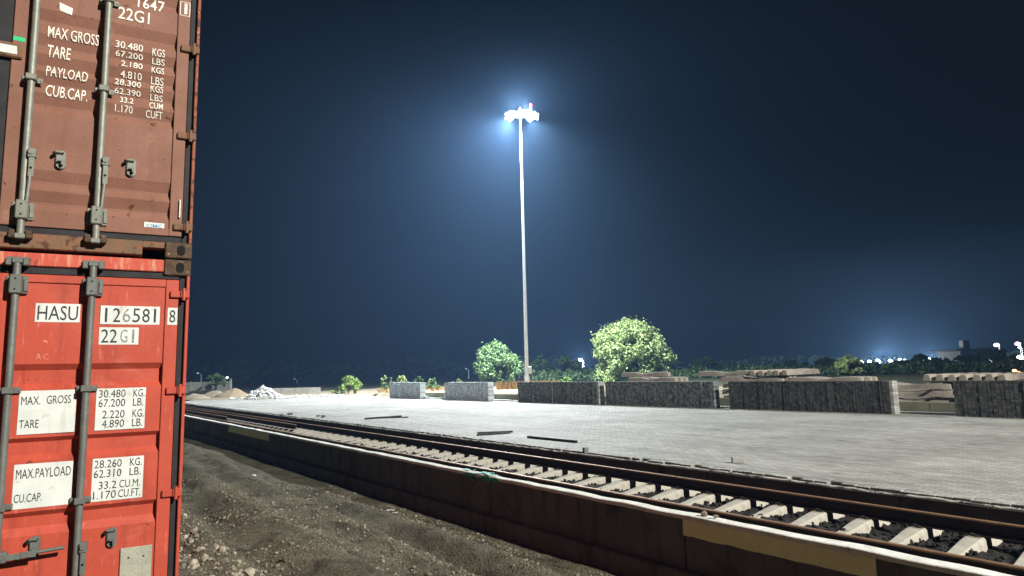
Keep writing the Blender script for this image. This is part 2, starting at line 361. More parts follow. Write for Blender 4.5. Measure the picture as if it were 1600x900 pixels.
# top sheet (kept below n of the kerb wall, which follows the line of stacks)
ups = [U0+(49.5-U0)*i/40 for i in range(41)]
vs = []; fs = []
for i, u_ in enumerate(ups):
    vs += [pl(PE+.2, u_), pl(blockline(u_, .95), u_)]
for i in range(40): fs.append((2*i, 2*i+2, 2*i+3, 2*i+1))
pv.add(vs, [f[::-1] for f in fs])
pv.add([pl(PE+.2, 49.5), pl(PE+.2, 54.5), pl(16, 53.0), pl(blockline(49.5, .95), 50)], [(0, 3, 2, 1)])
pv.add([pl(blockline(49.5, .95), 49.5), pl(PE+.2, 49.5), pl(blockline(49.5, .95), 50)], [(0, 1, 2)])
u_ = U0
while u_ < 54:
    w = .2
    d = rd.choice([0, 0, .005, .01, .0, .02, .05]) if rd.random() < .95 else .2
    if d < .19: pv.bbox((u_+.003, d, -.08), (u_+w-.003, .2, rd.uniform(-.006, .008)), .006)
    u_ += w
pv.box((U0, .14, -.2), (54.4, .2, -.004))
o = pv.build('paving', M['paving'], fix=True); o.matrix_world = Mp; tag(o, kind='structure')

# ------------------------------------------------------------------ track
tb = MB(); rd = random.Random(5)
tn = [6.55+2.85*i/34 for i in range(35)]
tu = [-6+(16+6)*i/220 for i in range(221)]+[16+ (70-16)*(i+1)/120 for i in range(120)]
def bed_z(n, u):
    return -.415 + .05*noise.noise(Vector((n*9, u*9, 0))) + .03*noise.noise(Vector((n*3, u*2, 4))) + .03*math.exp(-((n-8.3)/.16)**2)
tv = [nu(a, b, bed_z(a, b)) for a in tn for b in tu]; L = len(tu)
tb.add(tv, [(i*L+j, (i+1)*L+j, (i+1)*L+j+1, i*L+j+1) for i in range(34) for j in range(L-1)])
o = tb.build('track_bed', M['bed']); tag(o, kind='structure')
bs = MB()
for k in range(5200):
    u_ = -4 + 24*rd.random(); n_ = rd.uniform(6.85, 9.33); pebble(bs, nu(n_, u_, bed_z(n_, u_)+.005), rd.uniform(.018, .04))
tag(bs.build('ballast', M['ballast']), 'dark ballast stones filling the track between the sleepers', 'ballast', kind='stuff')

# sleepers: raised rail seats, waisted and lower in the middle
NN, NF, RT = 7.155, 8.90, -.12; NC = (NN+NF)/2
def sleeper_mesh():
    s = MB(); st = []
    prof = [(-1.375, .125, .07, .19), (-1.30, .128, .085, .2), (-1.08, .128, .09, .215), (-.68, .128, .088, .215), (-.5, .118, .085, .195), (-.16, .105, .07, .15), (.16, .105, .07, .15), (.5, .118, .085, .195), (.68, .128, .088, .215), (1.08, .128, .09, .215), (1.30, .128, .085, .2), (1.375, .125, .07, .19)]
    vs = []; fs = []
    for x, wb, wt, h in prof: vs += [(x, -wb, 0), (x, wb, 0), (x, wt+.008, h-.02), (x, wt-.012, h), (x, -wt+.012, h), (x, -wt-.008, h-.02)]
    for i in range(len(prof)-1):
        for k in range(6):
            k2 = (k+1) % 6; fs.append((i*6+k, i*6+k2, (i+1)*6+k2, (i+1)*6+k))
    fs.append((5, 4, 3, 2, 1, 0)); e = (len(prof)-1)*6; fs.append(tuple(range(e, e+6)))
    s.add(vs, fs); return s
sl0 = sleeper_mesh().build('concrete_sleeper', M['sleeper'], fix=True)
clips = []
for x in (-.873, .873):
    for sgn in (-1, 1):
        clip = MB()
        clip.bbox((x+sgn*.09-.02, -.03, .2), (x+sgn*.09+.02, .03, .226), .004)
        clip.tube([(x+sgn*.075, -.035, .225), (x+sgn*.085, .03, .245), (x+sgn*.12, .045, .24), (x+sgn*.135, -.01, .228), (x+sgn*.11, -.05, .222), (x+sgn*.09, -.02, .215)], .009, 6)
        clips.append(clip.build('rail_clip', M['rail'], sl0))
SL_LABEL = 'pale concrete sleeper lying across the track under the two rusty rails'
us_sl = [2.4+.6*i for i in range(-4, 80)]
rd = random.Random(2)
for i, u_ in enumerate(us_sl):
    if i == 0: o = sl0
    else:
        o = sl0.copy(); COL.objects.link(o)
        if u_ < 11:
            for q in clips: c = q.copy(); c.parent = o; COL.objects.link(c)
    o.location = nu(NC, u_+rd.uniform(-.015, .015), RT-.175-.217); o.rotation_euler = (0, 0, TY+rd.uniform(-.012, .012))
    tag(o, SL_LABEL, 'sleeper', 'concrete sleepers under the rails')

# rails
def rail_prof(): return [(-.075, 0), (.075, 0), (.075, .011), (.03, .024), (.0085, .04), (.0085, .125), (.034, .137), (.036, .162), (-.036, .162), (-.034, .137), (-.0085, .125), (-.0085, .04), (-.03, .024), (-.075, .011)]
def rail(n_, u0, u1, ztop, name, label, cat='rail', joints=(), bend=0, hz=.172):
    t = empty(name, nu(n_, u0, 0), 0)
    k = max(2, int((u1-u0)/1.5)); b = MB(); hd = MB()
    fr_ = []; fh = []
    for i in range(k+1):
        u_ = u0+(u1-u0)*i/k; dn = bend*max(0, (u_-14)/30)**2
        o_ = nu(n_+dn, u_, ztop-hz) - t.location
        fr_.append((o_, N, Vector((0, 0, 1)))); fh.append((o_, N, Vector((0, 0, 1))))
    b.prism(rail_prof(), fr_); b.build('rail_web', M['rail'], t, fix=True)
    hd.prism([(-.0362, .150), (.0362, .150), (.0362, .164), (.029, .1715), (-.029, .1715), (-.0362, .164)], fh); hd.build('rail_head', M['rail_top'], t, fix=True)
    for j in joints:
        for sgn in (-1, 1):
            f = MB(); o_ = nu(n_+sgn*.02, j, ztop-hz+.085) - t.location
            Mx = Matrix.Translation(o_) @ Matrix.Rotation(TY+math.pi/2, 4, 'Z')
            f.bbox((-.3, -.014, -.045), (.3, .014, .045), .006, M=Mx)
            for q in (-.2, -.07, .07, .2): f.tube([Mx @ Vector((q, -.03, 0)), Mx @ Vector((q, .03, 0))], .014, 6)
            f.build('fishplate', M['rail'], t)
    tag(t, label, cat)
    return t
rail(NN, -7, 62, RT, 'rail', 'rusty rail next to the white coping of the retaining wall', joints=(3.55, 16.4))
rail(NF, -7, 62, RT, 'rail', 'rusty rail beside the edge of the grey paving', joints=(24.6, 11.2))
rail(8.42, 24.7, 60, RT+.01, 'rail', 'spare rail lying on the sleepers against the far running rail', joints=())
rail(7.85, 32.5, 60, RT+.02, 'rail', 'short spare rail lying mid track near the container edge', joints=())

# edge kerb that carries the paving above the track
kb = MB()
Mk = Mp
u_ = -8.0; rd = random.Random(4)
while u_ < 54:
    kb.bbox((u_+.004, -.07, -.5), (u_+.996, .13, -.082+rd.uniform(-.008, .0)), .008)
    kb.bbox((u_+.004, -.07, -.1), (u_+.996, -.008, -.05+rd.uniform(-.006, .006)), .008); u_ += 1.0
o = kb.build('paving_kerb', M['kerbc']); o.matrix_world = Mp
tag(o, 'dark brown kerb that holds the paving edge above the track', 'kerb')
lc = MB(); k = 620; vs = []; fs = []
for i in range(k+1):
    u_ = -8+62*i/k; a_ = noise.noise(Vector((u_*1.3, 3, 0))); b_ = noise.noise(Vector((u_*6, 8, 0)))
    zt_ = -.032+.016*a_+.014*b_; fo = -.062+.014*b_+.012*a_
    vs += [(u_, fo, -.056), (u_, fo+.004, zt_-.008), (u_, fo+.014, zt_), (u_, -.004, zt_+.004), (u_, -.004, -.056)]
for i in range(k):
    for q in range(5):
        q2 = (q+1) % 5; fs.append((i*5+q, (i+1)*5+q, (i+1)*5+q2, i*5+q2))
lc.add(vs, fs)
o2 = lc.build('kerb_edge_light', M['kerb_lit'], o, fix=True)  # added strip whose pale colour carries the light on the kerb top

# retaining wall on the near side
WN, WT = 6.52, -.07
def wl(n_, u_, z): return (u_, n_-WN, z)
PW = nu(WN, 0); Mw = Matrix(((U.x, N.x, 0, PW.x), (U.y, N.y, 0, PW.y), (0, 0, 1, 0), (0, 0, 0, 1)))
rw = empty('retaining_wall'); rw.matrix_world = Mw
tag(rw, 'stained brown concrete retaining wall with a top toned white as lit along the track', 'retaining wall')
js = [-6, -3.2, -.4, 2.4, 5.28, 7.15, 8.9, 11.4, 14.2, 17, 20, 23, 26, 29, 32, 35, 38, 42, 46, 50, 54, 58, 62]; rd = random.Random(8)
for a, b in zip(js[:-1], js[1:]):
    w = MB(); dy = rd.uniform(-.008, .008); w.bbox((a+.006, dy, -1.15), (b-.006, .22, WT-.055), .008); w.build('wall_panel', M['wallc'], rw)
ft = MB(); ft.bbox((-6, -.13, -1.2), (62, -.012, -.70), .02); ft.build('footing', M['wallc'], rw)
cp = MB(); k = 420; vs = []; fs = []
for i in range(k+1):
    u_ = -6+68*i/k; j1 = .012*noise.noise(Vector((u_*2.3, 0, 0)))+.008*noise.noise(Vector((u_*9, 3, 0))); jz = .012*noise.noise(Vector((u_*1.7, 9, 0)))
    sag = .018*noise.noise(Vector((u_*.5, 20, 0)))
    vs += [(u_, -.022+j1, WT-.053+jz*.3), (u_, -.022+j1, WT-.008+jz), (u_, -.012+j1, WT+jz), (u_, .135+j1*2, WT+jz+sag), (u_, .145+j1*2, WT-.053)]
for i in range(k):
    for q in range(5):
        q2 = (q+1) % 5; fs.append((i*5+q, (i+1)*5+q, (i+1)*5+q2, i*5+q2))
cp.add(vs, fs); cp.build('coping', M['cope'], rw, fix=True)
def patch(a, b, z0, z1, seed):
    p = MB(); rd = random.Random(seed); k = 60; vs = []; fs = []
    for i in range(k+1):
        u_ = a+(b-a)*i/k; z_ = z0+.012*noise.noise(Vector((u_*4, seed, 0)))+.006*noise.noise(Vector((u_*17, seed, 0)))
        vs += [(u_, -.0125, z_), (u_, -.018, z_+.006), (u_, -.018, z1), (u_, -.002, z1), (u_, -.002, z_)]
    for i in range(k):
        for q in range(5):
            q2 = (q+1) % 5; fs.append((i*5+q, (i+1)*5+q, (i+1)*5+q2, i*5+q2))
    fs += [(0, 1, 2, 3, 4), tuple(range(k*5, k*5+5))[::-1]]
    p.add(vs, fs); p.build('plaster_patch', M['plaster'], rw, fix=True)['label'] = 'pale yellowish plaster band under the coping'
patch(3.05, 5.28, -.315, WT-.056, 1); patch(21.6, 26.6, -.34, WT-.056, 2)
ps = MB(); rd = random.Random(12)
for k in range(16):
    c = Vector((9.55+rd.gauss(0, .28), -.024, WT-.02-abs(rd.gauss(0, .05)))); r = rd.uniform(.02, .06)
    ps.add([c+Vector((math.cos(a)*r*rd.uniform(1, 2.2), -.004, math.sin(a)*r*.55)) for a in [6.283*i/9 for i in range(9)]], [tuple(range(9))[::-1]])
for k in range(12):
    c = Vector((9.5+rd.gauss(0, .3), .06+rd.uniform(-.06, .06), WT+.024)); r = rd.uniform(.02, .07)
    ps.add([c+Vector((math.cos(a)*r*rd.uniform(1, 2.2), math.sin(a)*r*.7, 0)) for a in [6.283*i/9 for i in range(9)]], [tuple(range(9))])
ps.build('paint_splash', M['paint_tq'], rw)['label'] = 'turquoise paint splashed over the white coping'

# ------------------------------------------------------------------ shipping containers
CX, CY, CZ, YAW = -2.4099, 4.8186, -.0117, .505
def text_mb(mb, s, u0, u1, z0, z1, y, mi, prof=None, bold=.0):
    """lettering between u0 (left) and u1 (right) measured from the right edge of the container, on the plane y"""
    c = bpy.data.curves.new('t', 'FONT'); c.body = s; c.resolution_u = 3; c.extrude = 0; c.offset = bold
    o = bpy.data.objects.new('t', c); COL.objects.link(o)
    dg = bpy.context.evaluated_depsgraph_get(); me = bpy.data.meshes.new_from_object(o.evaluated_get(dg))
    xs = [v.co.x for v in me.vertices]; ys = [v.co.y for v in me.vertices]
    capline = .0 if min(ys) > -.05 else 0
    x0, x1, y0, y1 = min(xs), max(xs), max(min(ys), -.02), max(ys)
    a, b = -u0, -u1
    bm = bmesh.new(); bm.from_mesh(me)
    for v in bm.verts: v.co = Vector((a+(v.co.x-x0)/(x1-x0)*(b-a), y, z0+(v.co.y-y0)/(y1-y0)*(z1-z0)))
    if prof:
        for z, d in prof:
            if z0 < z < z1: bmesh.ops.bisect_plane(bm, geom=bm.verts[:]+bm.edges[:]+bm.faces[:], plane_co=(0, 0, z), plane_no=(0, 0, 1))
        for v in bm.verts:
            for (za, da), (zb, db_) in zip(prof[:-1], prof[1:]):
                if za <= v.co.z <= zb: v.co.y = y+da+(db_-da)*(v.co.z-za)/(zb-za); break
    mb.bm(bm, mi); bm.free()
    bpy.data.objects.remove(o); bpy.data.curves.remove(c); bpy.data.meshes.remove(me)

def door_panel(prof, x0, x1, frame, ymid):
    """prof: list of (z, depth) from bottom to top; the ribs run across between x0 and x1"""
    mb = MB()
    zb, zt = frame; fl = .085
    # border frame of square tube
    mb.bbox((x0, ymid-.012, zb), (x0+fl, ymid+.03, zt), .004); mb.bbox((x1-fl, ymid-.012, zb), (x1, ymid+.03, zt), .004)
    mb.bbox((x0+fl, ymid-.01, zb), (x1-fl, ymid+.03, zb+.055), .003); mb.bbox((x0+fl, ymid-.01, zt-.055), (x1-fl, ymid+.03, zt), .003)
    a, b = x0+fl-.006, x1-fl+.006
    P = [(zb+.05, 0)]+prof+[(zt-.05, 0)]; vs = []; fs = []
    P2 = []
    for (z0, d0), (z1, d1) in zip(P[:-1], P[1:]):
        k = max(1, int((z1-z0)/.06))
        for q in range(k): P2.append((z0+(z1-z0)*q/k, d0+(d1-d0)*q/k))
    P2.append(P[-1]); K = 18
    for z, d in P2:
        for q in range(K+1):
            x = a+(b-a)*q/K; edge = min(1, 6*min(q, K-q)/K)
            vs.append((x, ymid+d+edge*(.0065*noise.noise(Vector((x*3.1, z*3.3, x0)))+.0015*noise.noise(Vector((x*8, z*9, x0)))), z))
    for i in range(len(P2)-1):
        for q in range(K): fs.append((i*(K+1)+q, i*(K+1)+q+1, (i+1)*(K+1)+q+1, (i+1)*(K+1)+q))
    mb.add(vs, fs)
    return mb

def casting(mb, x0, y0, z0, fx, fy, fz):
    """corner casting: plain chamfered block, its openings painted on as dark discs"""
    a = (x0, y0, z0); b = (x0+fx*.178, y0+fy*.162, z0+fz*.118)
    lo = [min(a[i], b[i]) for i in range(3)]; hi = [max(a[i], b[i]) for i in range(3)]
    mb.bbox(lo, hi, .008)
def hole(mb, cx_, cz_, y, w, h, mi=1):  # flat near-black disc, the shade of an opening put into colour
    k = 16; pts = []
    for i in range(k):
        a = 2*math.pi*i/k; dx = math.cos(a)*w/2; dz = math.sin(a)*w/2 + (h-w)/2*(1 if math.sin(a) > 0 else -1)
        pts.append((cx_+dx, y, cz_+dz))
    mb.add(pts, [tuple(range(k))], mi)

def container(name, loc, style):
    H, Wd, Ln = 2.591, 2.438, 6.058
    t = empty(name, loc, YAW)
    st = style
    pm, rm = M[st['paint']], M[st['rail']]
    gal = M[st['galv']]
    db, dt = st['door']
    # corner posts
    for x0, x1 in ((-.025, -.003), (-Wd+.003, -Wd+.025)):
        b = MB(); b.bbox((x0, .004, .118), (x1, .12, H-.118), .005); b.build('corner_post', M['post_rust'] if st['paint'] == 'maroon' else M[st['post']], t)
    for x0, x1 in ((-.07, -.004), (-Wd+.004, -Wd+.07)):
        b = MB(); b.bbox((x0, Ln-.1, .118), (x1, Ln-.004, H-.118), .005); b.build('corner_post', rm, t)
    for x, fx in ((0, -1), (-Wd, 1)):
        for y, fy in ((0, 1), (Ln, -1)):
            for z, fz in ((0, 1), (H, -1)):
                b = MB(); casting(b, x, y, z, fx, fy, fz)
                if fy == 1:
                    hole(b, x+fx*.072, z+fz*.059, -.0015, .056, .078)
                    if st.get('cast_frame') and z > 1 and x == 0:
                        pass
                b.build('corner_casting', [M['casting'], M['dark_hole']], t)
    # header and sill
    b = MB(); b.bbox((-Wd+.180, .006, H-.095), (-.180, .11, H-.004), .006); b.build('door_header', rm, t)
    b = MB(); b.bbox((-Wd+.33, .008, .012), (-.325, .14, .118), .006); b.bbox((-Wd+.18, .02, .072), (-Wd+.33, .13, .118), .003); b.bbox((-.325, .02, .072), (-.18, .13, .118), .003); b.build('door_sill', rm, t)
    # dark back of the door opening = rubber seal all round
    b = MB()
    b.bbox((-Wd+.027, .09, .118), (-.027, .1, H-.095), .001)
    b.bbox((-.072, .034, db-.05), (-.027, .056, dt+.05), .004); b.bbox((-Wd+.027, .034, db-.05), (-Wd+.072, .056, dt+.05), .004)
    b.bbox((-Wd+.074, .022, db-.05), (-.074, .047, db-.004), .004); b.bbox((-Wd+.074, .022, dt+.004), (-.074, .047, dt+.052), .004)
    b.bbox((-1.262, .026, db), (-1.176, .047, dt), .004)
    b.build('door_seal', M['rubber'], t)
    # side walls, roof, floor, far end
    for x, sgn in ((-.03, -1), (-Wd+.03, 1)):
        b = MB(); vs = []; fs = []; y = .12; i = 0
        seq = [0, .0, .036, .036]; dy = [.07, .068, .07, .068]
        while y < Ln-.1:
            d = seq[i % 4]; vs += [(x+sgn*d, y, .16), (x+sgn*d, y, H-.06)]; y += dy[i % 4]; i += 1
        for q in range(len(vs)//2-1): fs.append((2*q, 2*q+2, 2*q+3, 2*q+1))
        b.add(vs, fs); b.build('side_wall', pm, t)
        b = MB(); xx = -.004 if sgn < 0 else -Wd+.064
        b.bbox((xx-.06, .165, .0), (xx, Ln-.165, .16), .004); b.bbox((xx-.06, .165, H-.06), (xx, Ln-.165, H-.004), .004); b.build('side_rail', rm, t)
    b = MB(); b.box((-Wd+.06, .11, H-.03), (-.06, Ln-.05, H-.012)); b.build('roof', pm, t)
    b = MB(); b.box((-Wd+.06, .14, .12), (-.06, Ln-.05, .16)); b.build('floor_panel', rm, t)
    b = MB(); b.box((-Wd+.07, Ln-.05, .0), (-.07, Ln-.03, H-.01)); b.build('end_wall', pm, t)
    # doors
    for side in (0, 1):
        mir = (lambda x: x) if side == 0 else (lambda x: -Wd-x)
        x0, x1 = (-1.172, -.074) if side == 0 else (-Wd+.074, -Wd+1.172)
        dm = door_panel(st['prof'], x0, x1, (db, dt), .022)
        d = dm.build('door', pm, t)
        def bx(mb, xa, xb, y0, y1, z0, z1, bev=.003, mi=0):
            a_, b_ = sorted((mir(xa), mir(xb))); mb.bbox((a_, y0, z0), (b_, y1, z1), bev, mi)
        for z in st['hinges']:
            h = MB(); bx(h, -.13, -.062, -.012, .01, z-.026, z+.026, .006); bx(h, -.064, -.002, -.02, .012, z-.03, z+.03, .008)
            h.tube([(mir(-.04), -.018, z-.045), (mir(-.04), -.018, z+.045)], .012, 8)
            h.build('hinge', pm if st['paint'] == 'red' else M['maroon_rail'], d)
        for ib, xb in enumerate((-1.043, -.614)):
            r = MB(); r.tube([(mir(xb), -.036, .075), (mir(xb), -.036, H-.055)], .0225, 12)
            # cams at both ends
            for z in (.085, H-.07):
                bx(r, xb-.03, xb+.03, -.06, -.02, z-.018, z+.018, .006)
            r.build('lock_rod', gal, d)
            for z in (.10, H-.075):
                kp = MB()
                bx(kp, xb-.065, xb-.03, -.05, .006, z-.028, z+.022, .006); bx(kp, xb+.03, xb+.065, -.05, .006, z-.028, z+.022, .006); bx(kp, xb-.065, xb+.065, -.022, .006, z+.02, z+.034, .003)
                kp.build('cam_keeper', M['casting'] if st['paint'] == 'maroon' else gal, d)
            for z in st['guides']:
                gd = MB()
                bx(gd, xb-.062, xb+.062, .0, .012, z-.02, z+.02, .004); bx(gd, xb-.032, xb+.032, -.07, .004, z-.022, z+.022, .006)
                for q in (-.05, .05): gd.tube([(mir(xb+q), -.006, z), (mir(xb+q), .004, z)], .007, 6)
                gd.build('rod_guide', [gal, M['dark_hole']], d)
            for z in st['bearings']:
                gd = MB()
                bx(gd, xb-.062, xb+.062, -.002, .012, z-.06, z+.06, .004); bx(gd, xb-.034, xb+.034, -.072, .0, z-.065, z+.065, .008)
                for q in (-.035, .035): gd.tube([(mir(xb), -.076, z+q), (mir(xb), -.068, z+q)], .006, 6, mi=1)
                for q in (-.05, .05):
                    bx(gd, xb+q-.012, xb+q+.012, -.012, .0, z-.045, z+.045, .004)
                gd.build('rod_bearing', [gal, M['dark_hole']], d)
            # handle
            hz = st['handle']; hb = MB()
            bx(hb, xb+.012, xb+.06, -.082, -.022, hz-.034, hz+.034, .008)
            hb.tube([(mir(xb+.036), -.09, hz+.005), (mir(xb+.036), -.078, hz+.005)], .017, 10)
            if st['handle_out'] and ib == 0:
                pts = [(xb+.05, -.075, hz), (xb+.13, -.078, hz+.004), (xb+.2, -.062, hz+.01)]
                for (xa, ya, za), (xb2, yb2, zb2) in zip(pts[:-1], pts[1:]): bx(hb, xa, xb2+.012, ya-.006, ya+.006, za-.02, zb2+.014, .003)
                hb.tube([(mir(xb+.19), -.062, hz+.008), (mir(xb+.36), -.064, hz+.017)], .012, 8)
            else:
                bx(hb, xb+.022, xb+.056, -.078, -.064, hz-.17, hz-.03, .004)
                hb.tube([(mir(xb+.039), -.07, hz-.105), (mir(xb+.039), -.082, hz-.105)], .008, 8, mi=1)
                hb.tube([(mir(xb+.036), -.07, hz-.165), (mir(xb+.026), -.062, hz-.34)], .011, 8)
            hb.build('handle', [gal, M['dark_hole']], d)
            # seal catch on the panel
            sx, sz = xb+.193, hz+st['catch_dz']
            if sx > -.2: pass
            ct = MB()
            k = 18
            for (y0, y1, w, h) in ((.005, .02, .06, .135), (-.002, .006, .05, .125)):
                ring = []
                for i in range(k):
                    a = 2*math.pi*i/k; ring.append((math.cos(a)*w/2, math.sin(a)*w/2+(h-w)/2*(1 if math.sin(a) > 0 else -1)))
                vs = [(mir(sx)+p[0], y0, sz+p[1]) for p in ring]+[(mir(sx)+p[0], y1, sz+p[1]) for p in ring]
                ct.add(vs, [tuple(range(k))]+[(i, (i+1) % k, k+(i+1) % k, k+i) for i in range(k)])
            bx(ct, sx-.014, sx+.018, -.03, .0, sz-.02, sz-.006, .003); bx(ct, sx+.006, sx+.018, -.03, .0, sz-.046, sz-.012, .003)
            ct.tube([(mir(sx), -.004, sz-.045), (mir(sx), -.003, sz-.0448)], .012, 8, 1)
            ct.tube([(mir(sx+.006), -.004, sz+.045), (mir(sx+.006), -.003, sz+.0448)], .012, 8, 1)
            bx(ct, sx-.036, sx+.012, -.02, -.002, sz+.04, sz+.06, .006)
            bx(ct, sx-.048, sx-.03, -.018, .008, sz+.022, sz+.05, .005, 1)
            ct.build('seal_catch', [gal, M['dark_hole']], d)
        if side == 0: door0 = d
    return t, door0

def ribs(spans, depth, top=None):
    out = []
    for z0, zs0, zs1, z1 in spans: out += [(z0, 0), (zs0, depth), (zs1, depth), (z1, 0)]
    return out
# lower red container: three shallow recesses
red_prof = ribs([(.715, .765, .835, .868), (1.195, 1.235, 1.315, 1.345), (1.665, 1.70, 1.79, 1.832)], .034)
low, ldoor = container('shipping_container', (CX, CY, CZ), dict(paint='red', rail='red_rail', post='red', galv='galv_grey', door=(.17, 2.44), prof=red_prof,
    hinges=(.25, .903, 1.627, 2.332), guides=(.915, 1.66), bearings=(.235, 2.362), handle=.615, handle_out=True, catch_dz=.03))
tag(low, 'bright red shipping container at the bottom of the stack with white number decals', 'shipping container', 'stacked shipping containers')
# upper maroon container
UZ = 2.603
def up(z): return z-UZ
sp = []
for zt_ in (4.365, 4.178, 4.027, 3.897, 3.738, 3.18, 3.03): sp.append((up(zt_)-.145, up(zt_)-.098, up(zt_)-.08, up(zt_)-.002))
sp = sorted(sp); sp2 = []
for i, q in enumerate(sp):
    z0, a, b, z1 = q
    if i and z0 < sp2[-1][3]: z0 = sp2[-1][3]+.004; a = max(a, z0+.012); b = max(b, a+.008)
    sp2.append((z0, a, b, z1))
top_extra = [(1.93, 1.966, 1.99, 2.068), (2.10, 2.136, 2.16, 2.238)]
mar_prof = ribs(sp2+top_extra, .024)
upc, udoor = container('shipping_container', (CX+.002, CY+.001, CZ+UZ), dict(paint='maroon', rail='maroon_rail', post='maroon', galv='galv', door=(.167, 2.445), prof=mar_prof,
    hinges=(.238, .95, 1.654, 2.35), guides=(1.207, 1.9), bearings=(.266, 2.35), handle=.66, handle_out=False, catch_dz=-.003))
tag(upc, 'faded maroon shipping container on top of the red one with white stencilled weights', 'shipping container', 'stacked shipping containers')

# stencilled lettering of the upper door
YL = .0165
def line(mb, s, u0, u1, z0, z1, dz=0, y=YL, mi=0, prof=None):
    own = mb is None; mb = mb or MB()
    text_mb(mb, s, u0, u1, up(z0), up(z1), y, mi, mar_prof if own else None, .006)
    if own: mb.build('stencil_lettering', M['letter_white'], udoor)
line(None, '1647', .435, .255, 4.522, 4.62); line(None, '22G1', .556, .352, 4.402, 4.497)
tx = MB(); line(tx, '1', .118, .098, 4.545, 4.632, y=.0085)
for a, b, c, d_ in ((.148, .143, 4.528, 4.645), (.083, .078, 4.528, 4.645), (.143, .083, 4.528, 4.532), (.143, .083, 4.641, 4.645)):
    tx.add([(-a, .0085, up(c)), (-b, .0085, up(c)), (-b, .0085, up(d_)), (-a, .0085, up(d_))], [(0, 1, 2, 3)])
tx.build('check_digit', M['letter_white'], udoor)
line(None, 'MAX GROSS', .976, .668, 4.155, 4.243); line(None, 'TARE', .974, .835, 4.008, 4.107); line(None, 'PAYLOAD', .971, .722, 3.866, 3.948); line(None, 'CUB.CAP.', .966, .718, 3.716, 3.808)
rows = [('30.480', .563, .385, 4.172, 4.228, 'KGS', .322, .238), ('67.200', .561, .383, 4.112, 4.154, 'LBS', .321, .237), ('2.180', .522, .382, 4.034, 4.088, 'KGS', .322, .238), ('4.810', .522, .384, 3.952, 4.004, 'LBS', .323, .238),
        ('28.300', .555, .386, 3.884, 3.94, 'KGS', .323, .239), ('62.390', .554, .386, 3.822, 3.864, 'LBS', .323, .239), ('33.2', .516, .43, 3.752, 3.803, 'CUM', .326, .236), ('1.170', .545, .432, 3.68, 3.732, 'CUFT', .346, .236)]
for s, a, b, z0, z1, us_, c, d_ in rows:
    line(None, s, a, b, z0, z1); line(None, us_, c, d_, z0-.012, z1-.008)
# stickers of the upper door
st_ = MB(); st_.add([(-.322, .018, up(2.815)), (-.19, .018, up(2.812)), (-.19, .018, up(2.862)), (-.322, .018, up(2.865))], [(0, 1, 2, 3)], 0)
line(st_, 'CIMC', .306, .204, 2.826, 2.852, y=.0165, mi=1); st_.build('sticker', [M['decal'], M['blue']], udoor)
st_ = MB(); st_.add([(-.915, .018, up(4.372)), (-.842, .018, up(4.352)), (-.838, .018, up(4.405)), (-.92, .018, up(4.432))], [(0, 1, 2, 3)]); st_.build('sticker', M['letter_white'], udoor)
st_ = MB(); st_.add([(-1.168, .0085, up(4.082)), (-1.10, .0085, up(4.078)), (-1.10, .0085, up(4.108)), (-1.168, .0085, up(4.112))], [(0, 1, 2, 3)]); st_.build('sticker', M['green'], udoor)['label'] = 'small green tape sticker'
pl_ = MB(); pl_.bbox((-1.33, -.014, up(3.945)), (-1.105, .009, up(4.055)), .012); pl_.add([(-1.3, -.0155, up(3.972)), (-1.135, -.0155, up(3.97)), (-1.14, -.0155, up(4.028)), (-1.3, -.0155, up(4.03))], [(0, 1, 2, 3)], 1)
pl_.build('overlap_plate', [M['maroon_rail'], M['decal']], udoor)
gs = MB(); gs.bbox((-.098, -.01, up(2.91)), (-.088, .009, up(3.05)), .003); gs.build('door_stop', M['letter_white'], udoor)

# decals of the lower door
YD = .0185
def decal(u0, u1, z0, z1, texts, y=YD, parent=ldoor, name='number_decal', lab=None, jig=.0):
    mb = MB(); mb.add([(-u0, y, z0), (-u1, y, z0-jig), (-u1, y, z1-jig), (-u0, y, z1)], [(0, 1, 2, 3)], 0)
    for q in texts:
        s, a, b, c, d_ = q[:5]; text_mb(mb, s, a, b, c, d_, y-.0015, q[5] if len(q) > 5 else 1, None, .0)
    o = mb.build(name, [M['decal'], M['letter_black'], M['letter_worn']], parent)
    if lab: o['label'] = lab
decal(.935, .68, 2.116, 2.244, [('HASU', .922, .692, 2.13, 2.229)], lab='white decal reading HASU')
decal(.56, .191, 2.106, 2.238, [('1', .532, .518, 2.122, 2.222), ('2', .484, .438, 2.122, 2.222), ('6', .424, .376, 2.122, 2.222, 2), ('5', .363, .316, 2.122, 2.222), ('8', .302, .255, 2.122, 2.222), ('1', .229, .215, 2.122, 2.222)], lab='white decal with the container number')
decal(.141, .077, 2.106, 2.232, [('8', .128, .09, 2.122, 2.216)], y=.0085, lab='white decal with the check digit 8')
decal(.561, .32, 1.962, 2.084, [('22', .549, .452, 1.976, 2.07), ('G', .432, .388, 1.976, 2.07, 2), ('1', .36, .346, 1.976, 2.07, 2)], lab='white decal reading 22G1')
decal(.990, .672, 1.369, 1.655, [('MAX.', .977, .872, 1.562, 1.617), ('GROSS', .838, .702, 1.564, 1.619), ('TARE', .98, .874, 1.41, 1.463)], lab='white decal reading MAX. GROSS and TARE')
decal(.557, .257, 1.369, 1.656, [('30.480', .541, .382, 1.592, 1.646), ('KG.', .334, .264, 1.592, 1.646), ('67.200', .541, .382, 1.528, 1.582), ('LB.', .334, .27, 1.528, 1.582),
    ('2.220', .515, .382, 1.449, 1.503), ('KG.', .334, .264, 1.449, 1.503), ('4.890', .515, .382, 1.385, 1.438), ('LB.', .334, .27, 1.385, 1.438)], lab='white decal with the gross and tare weights')
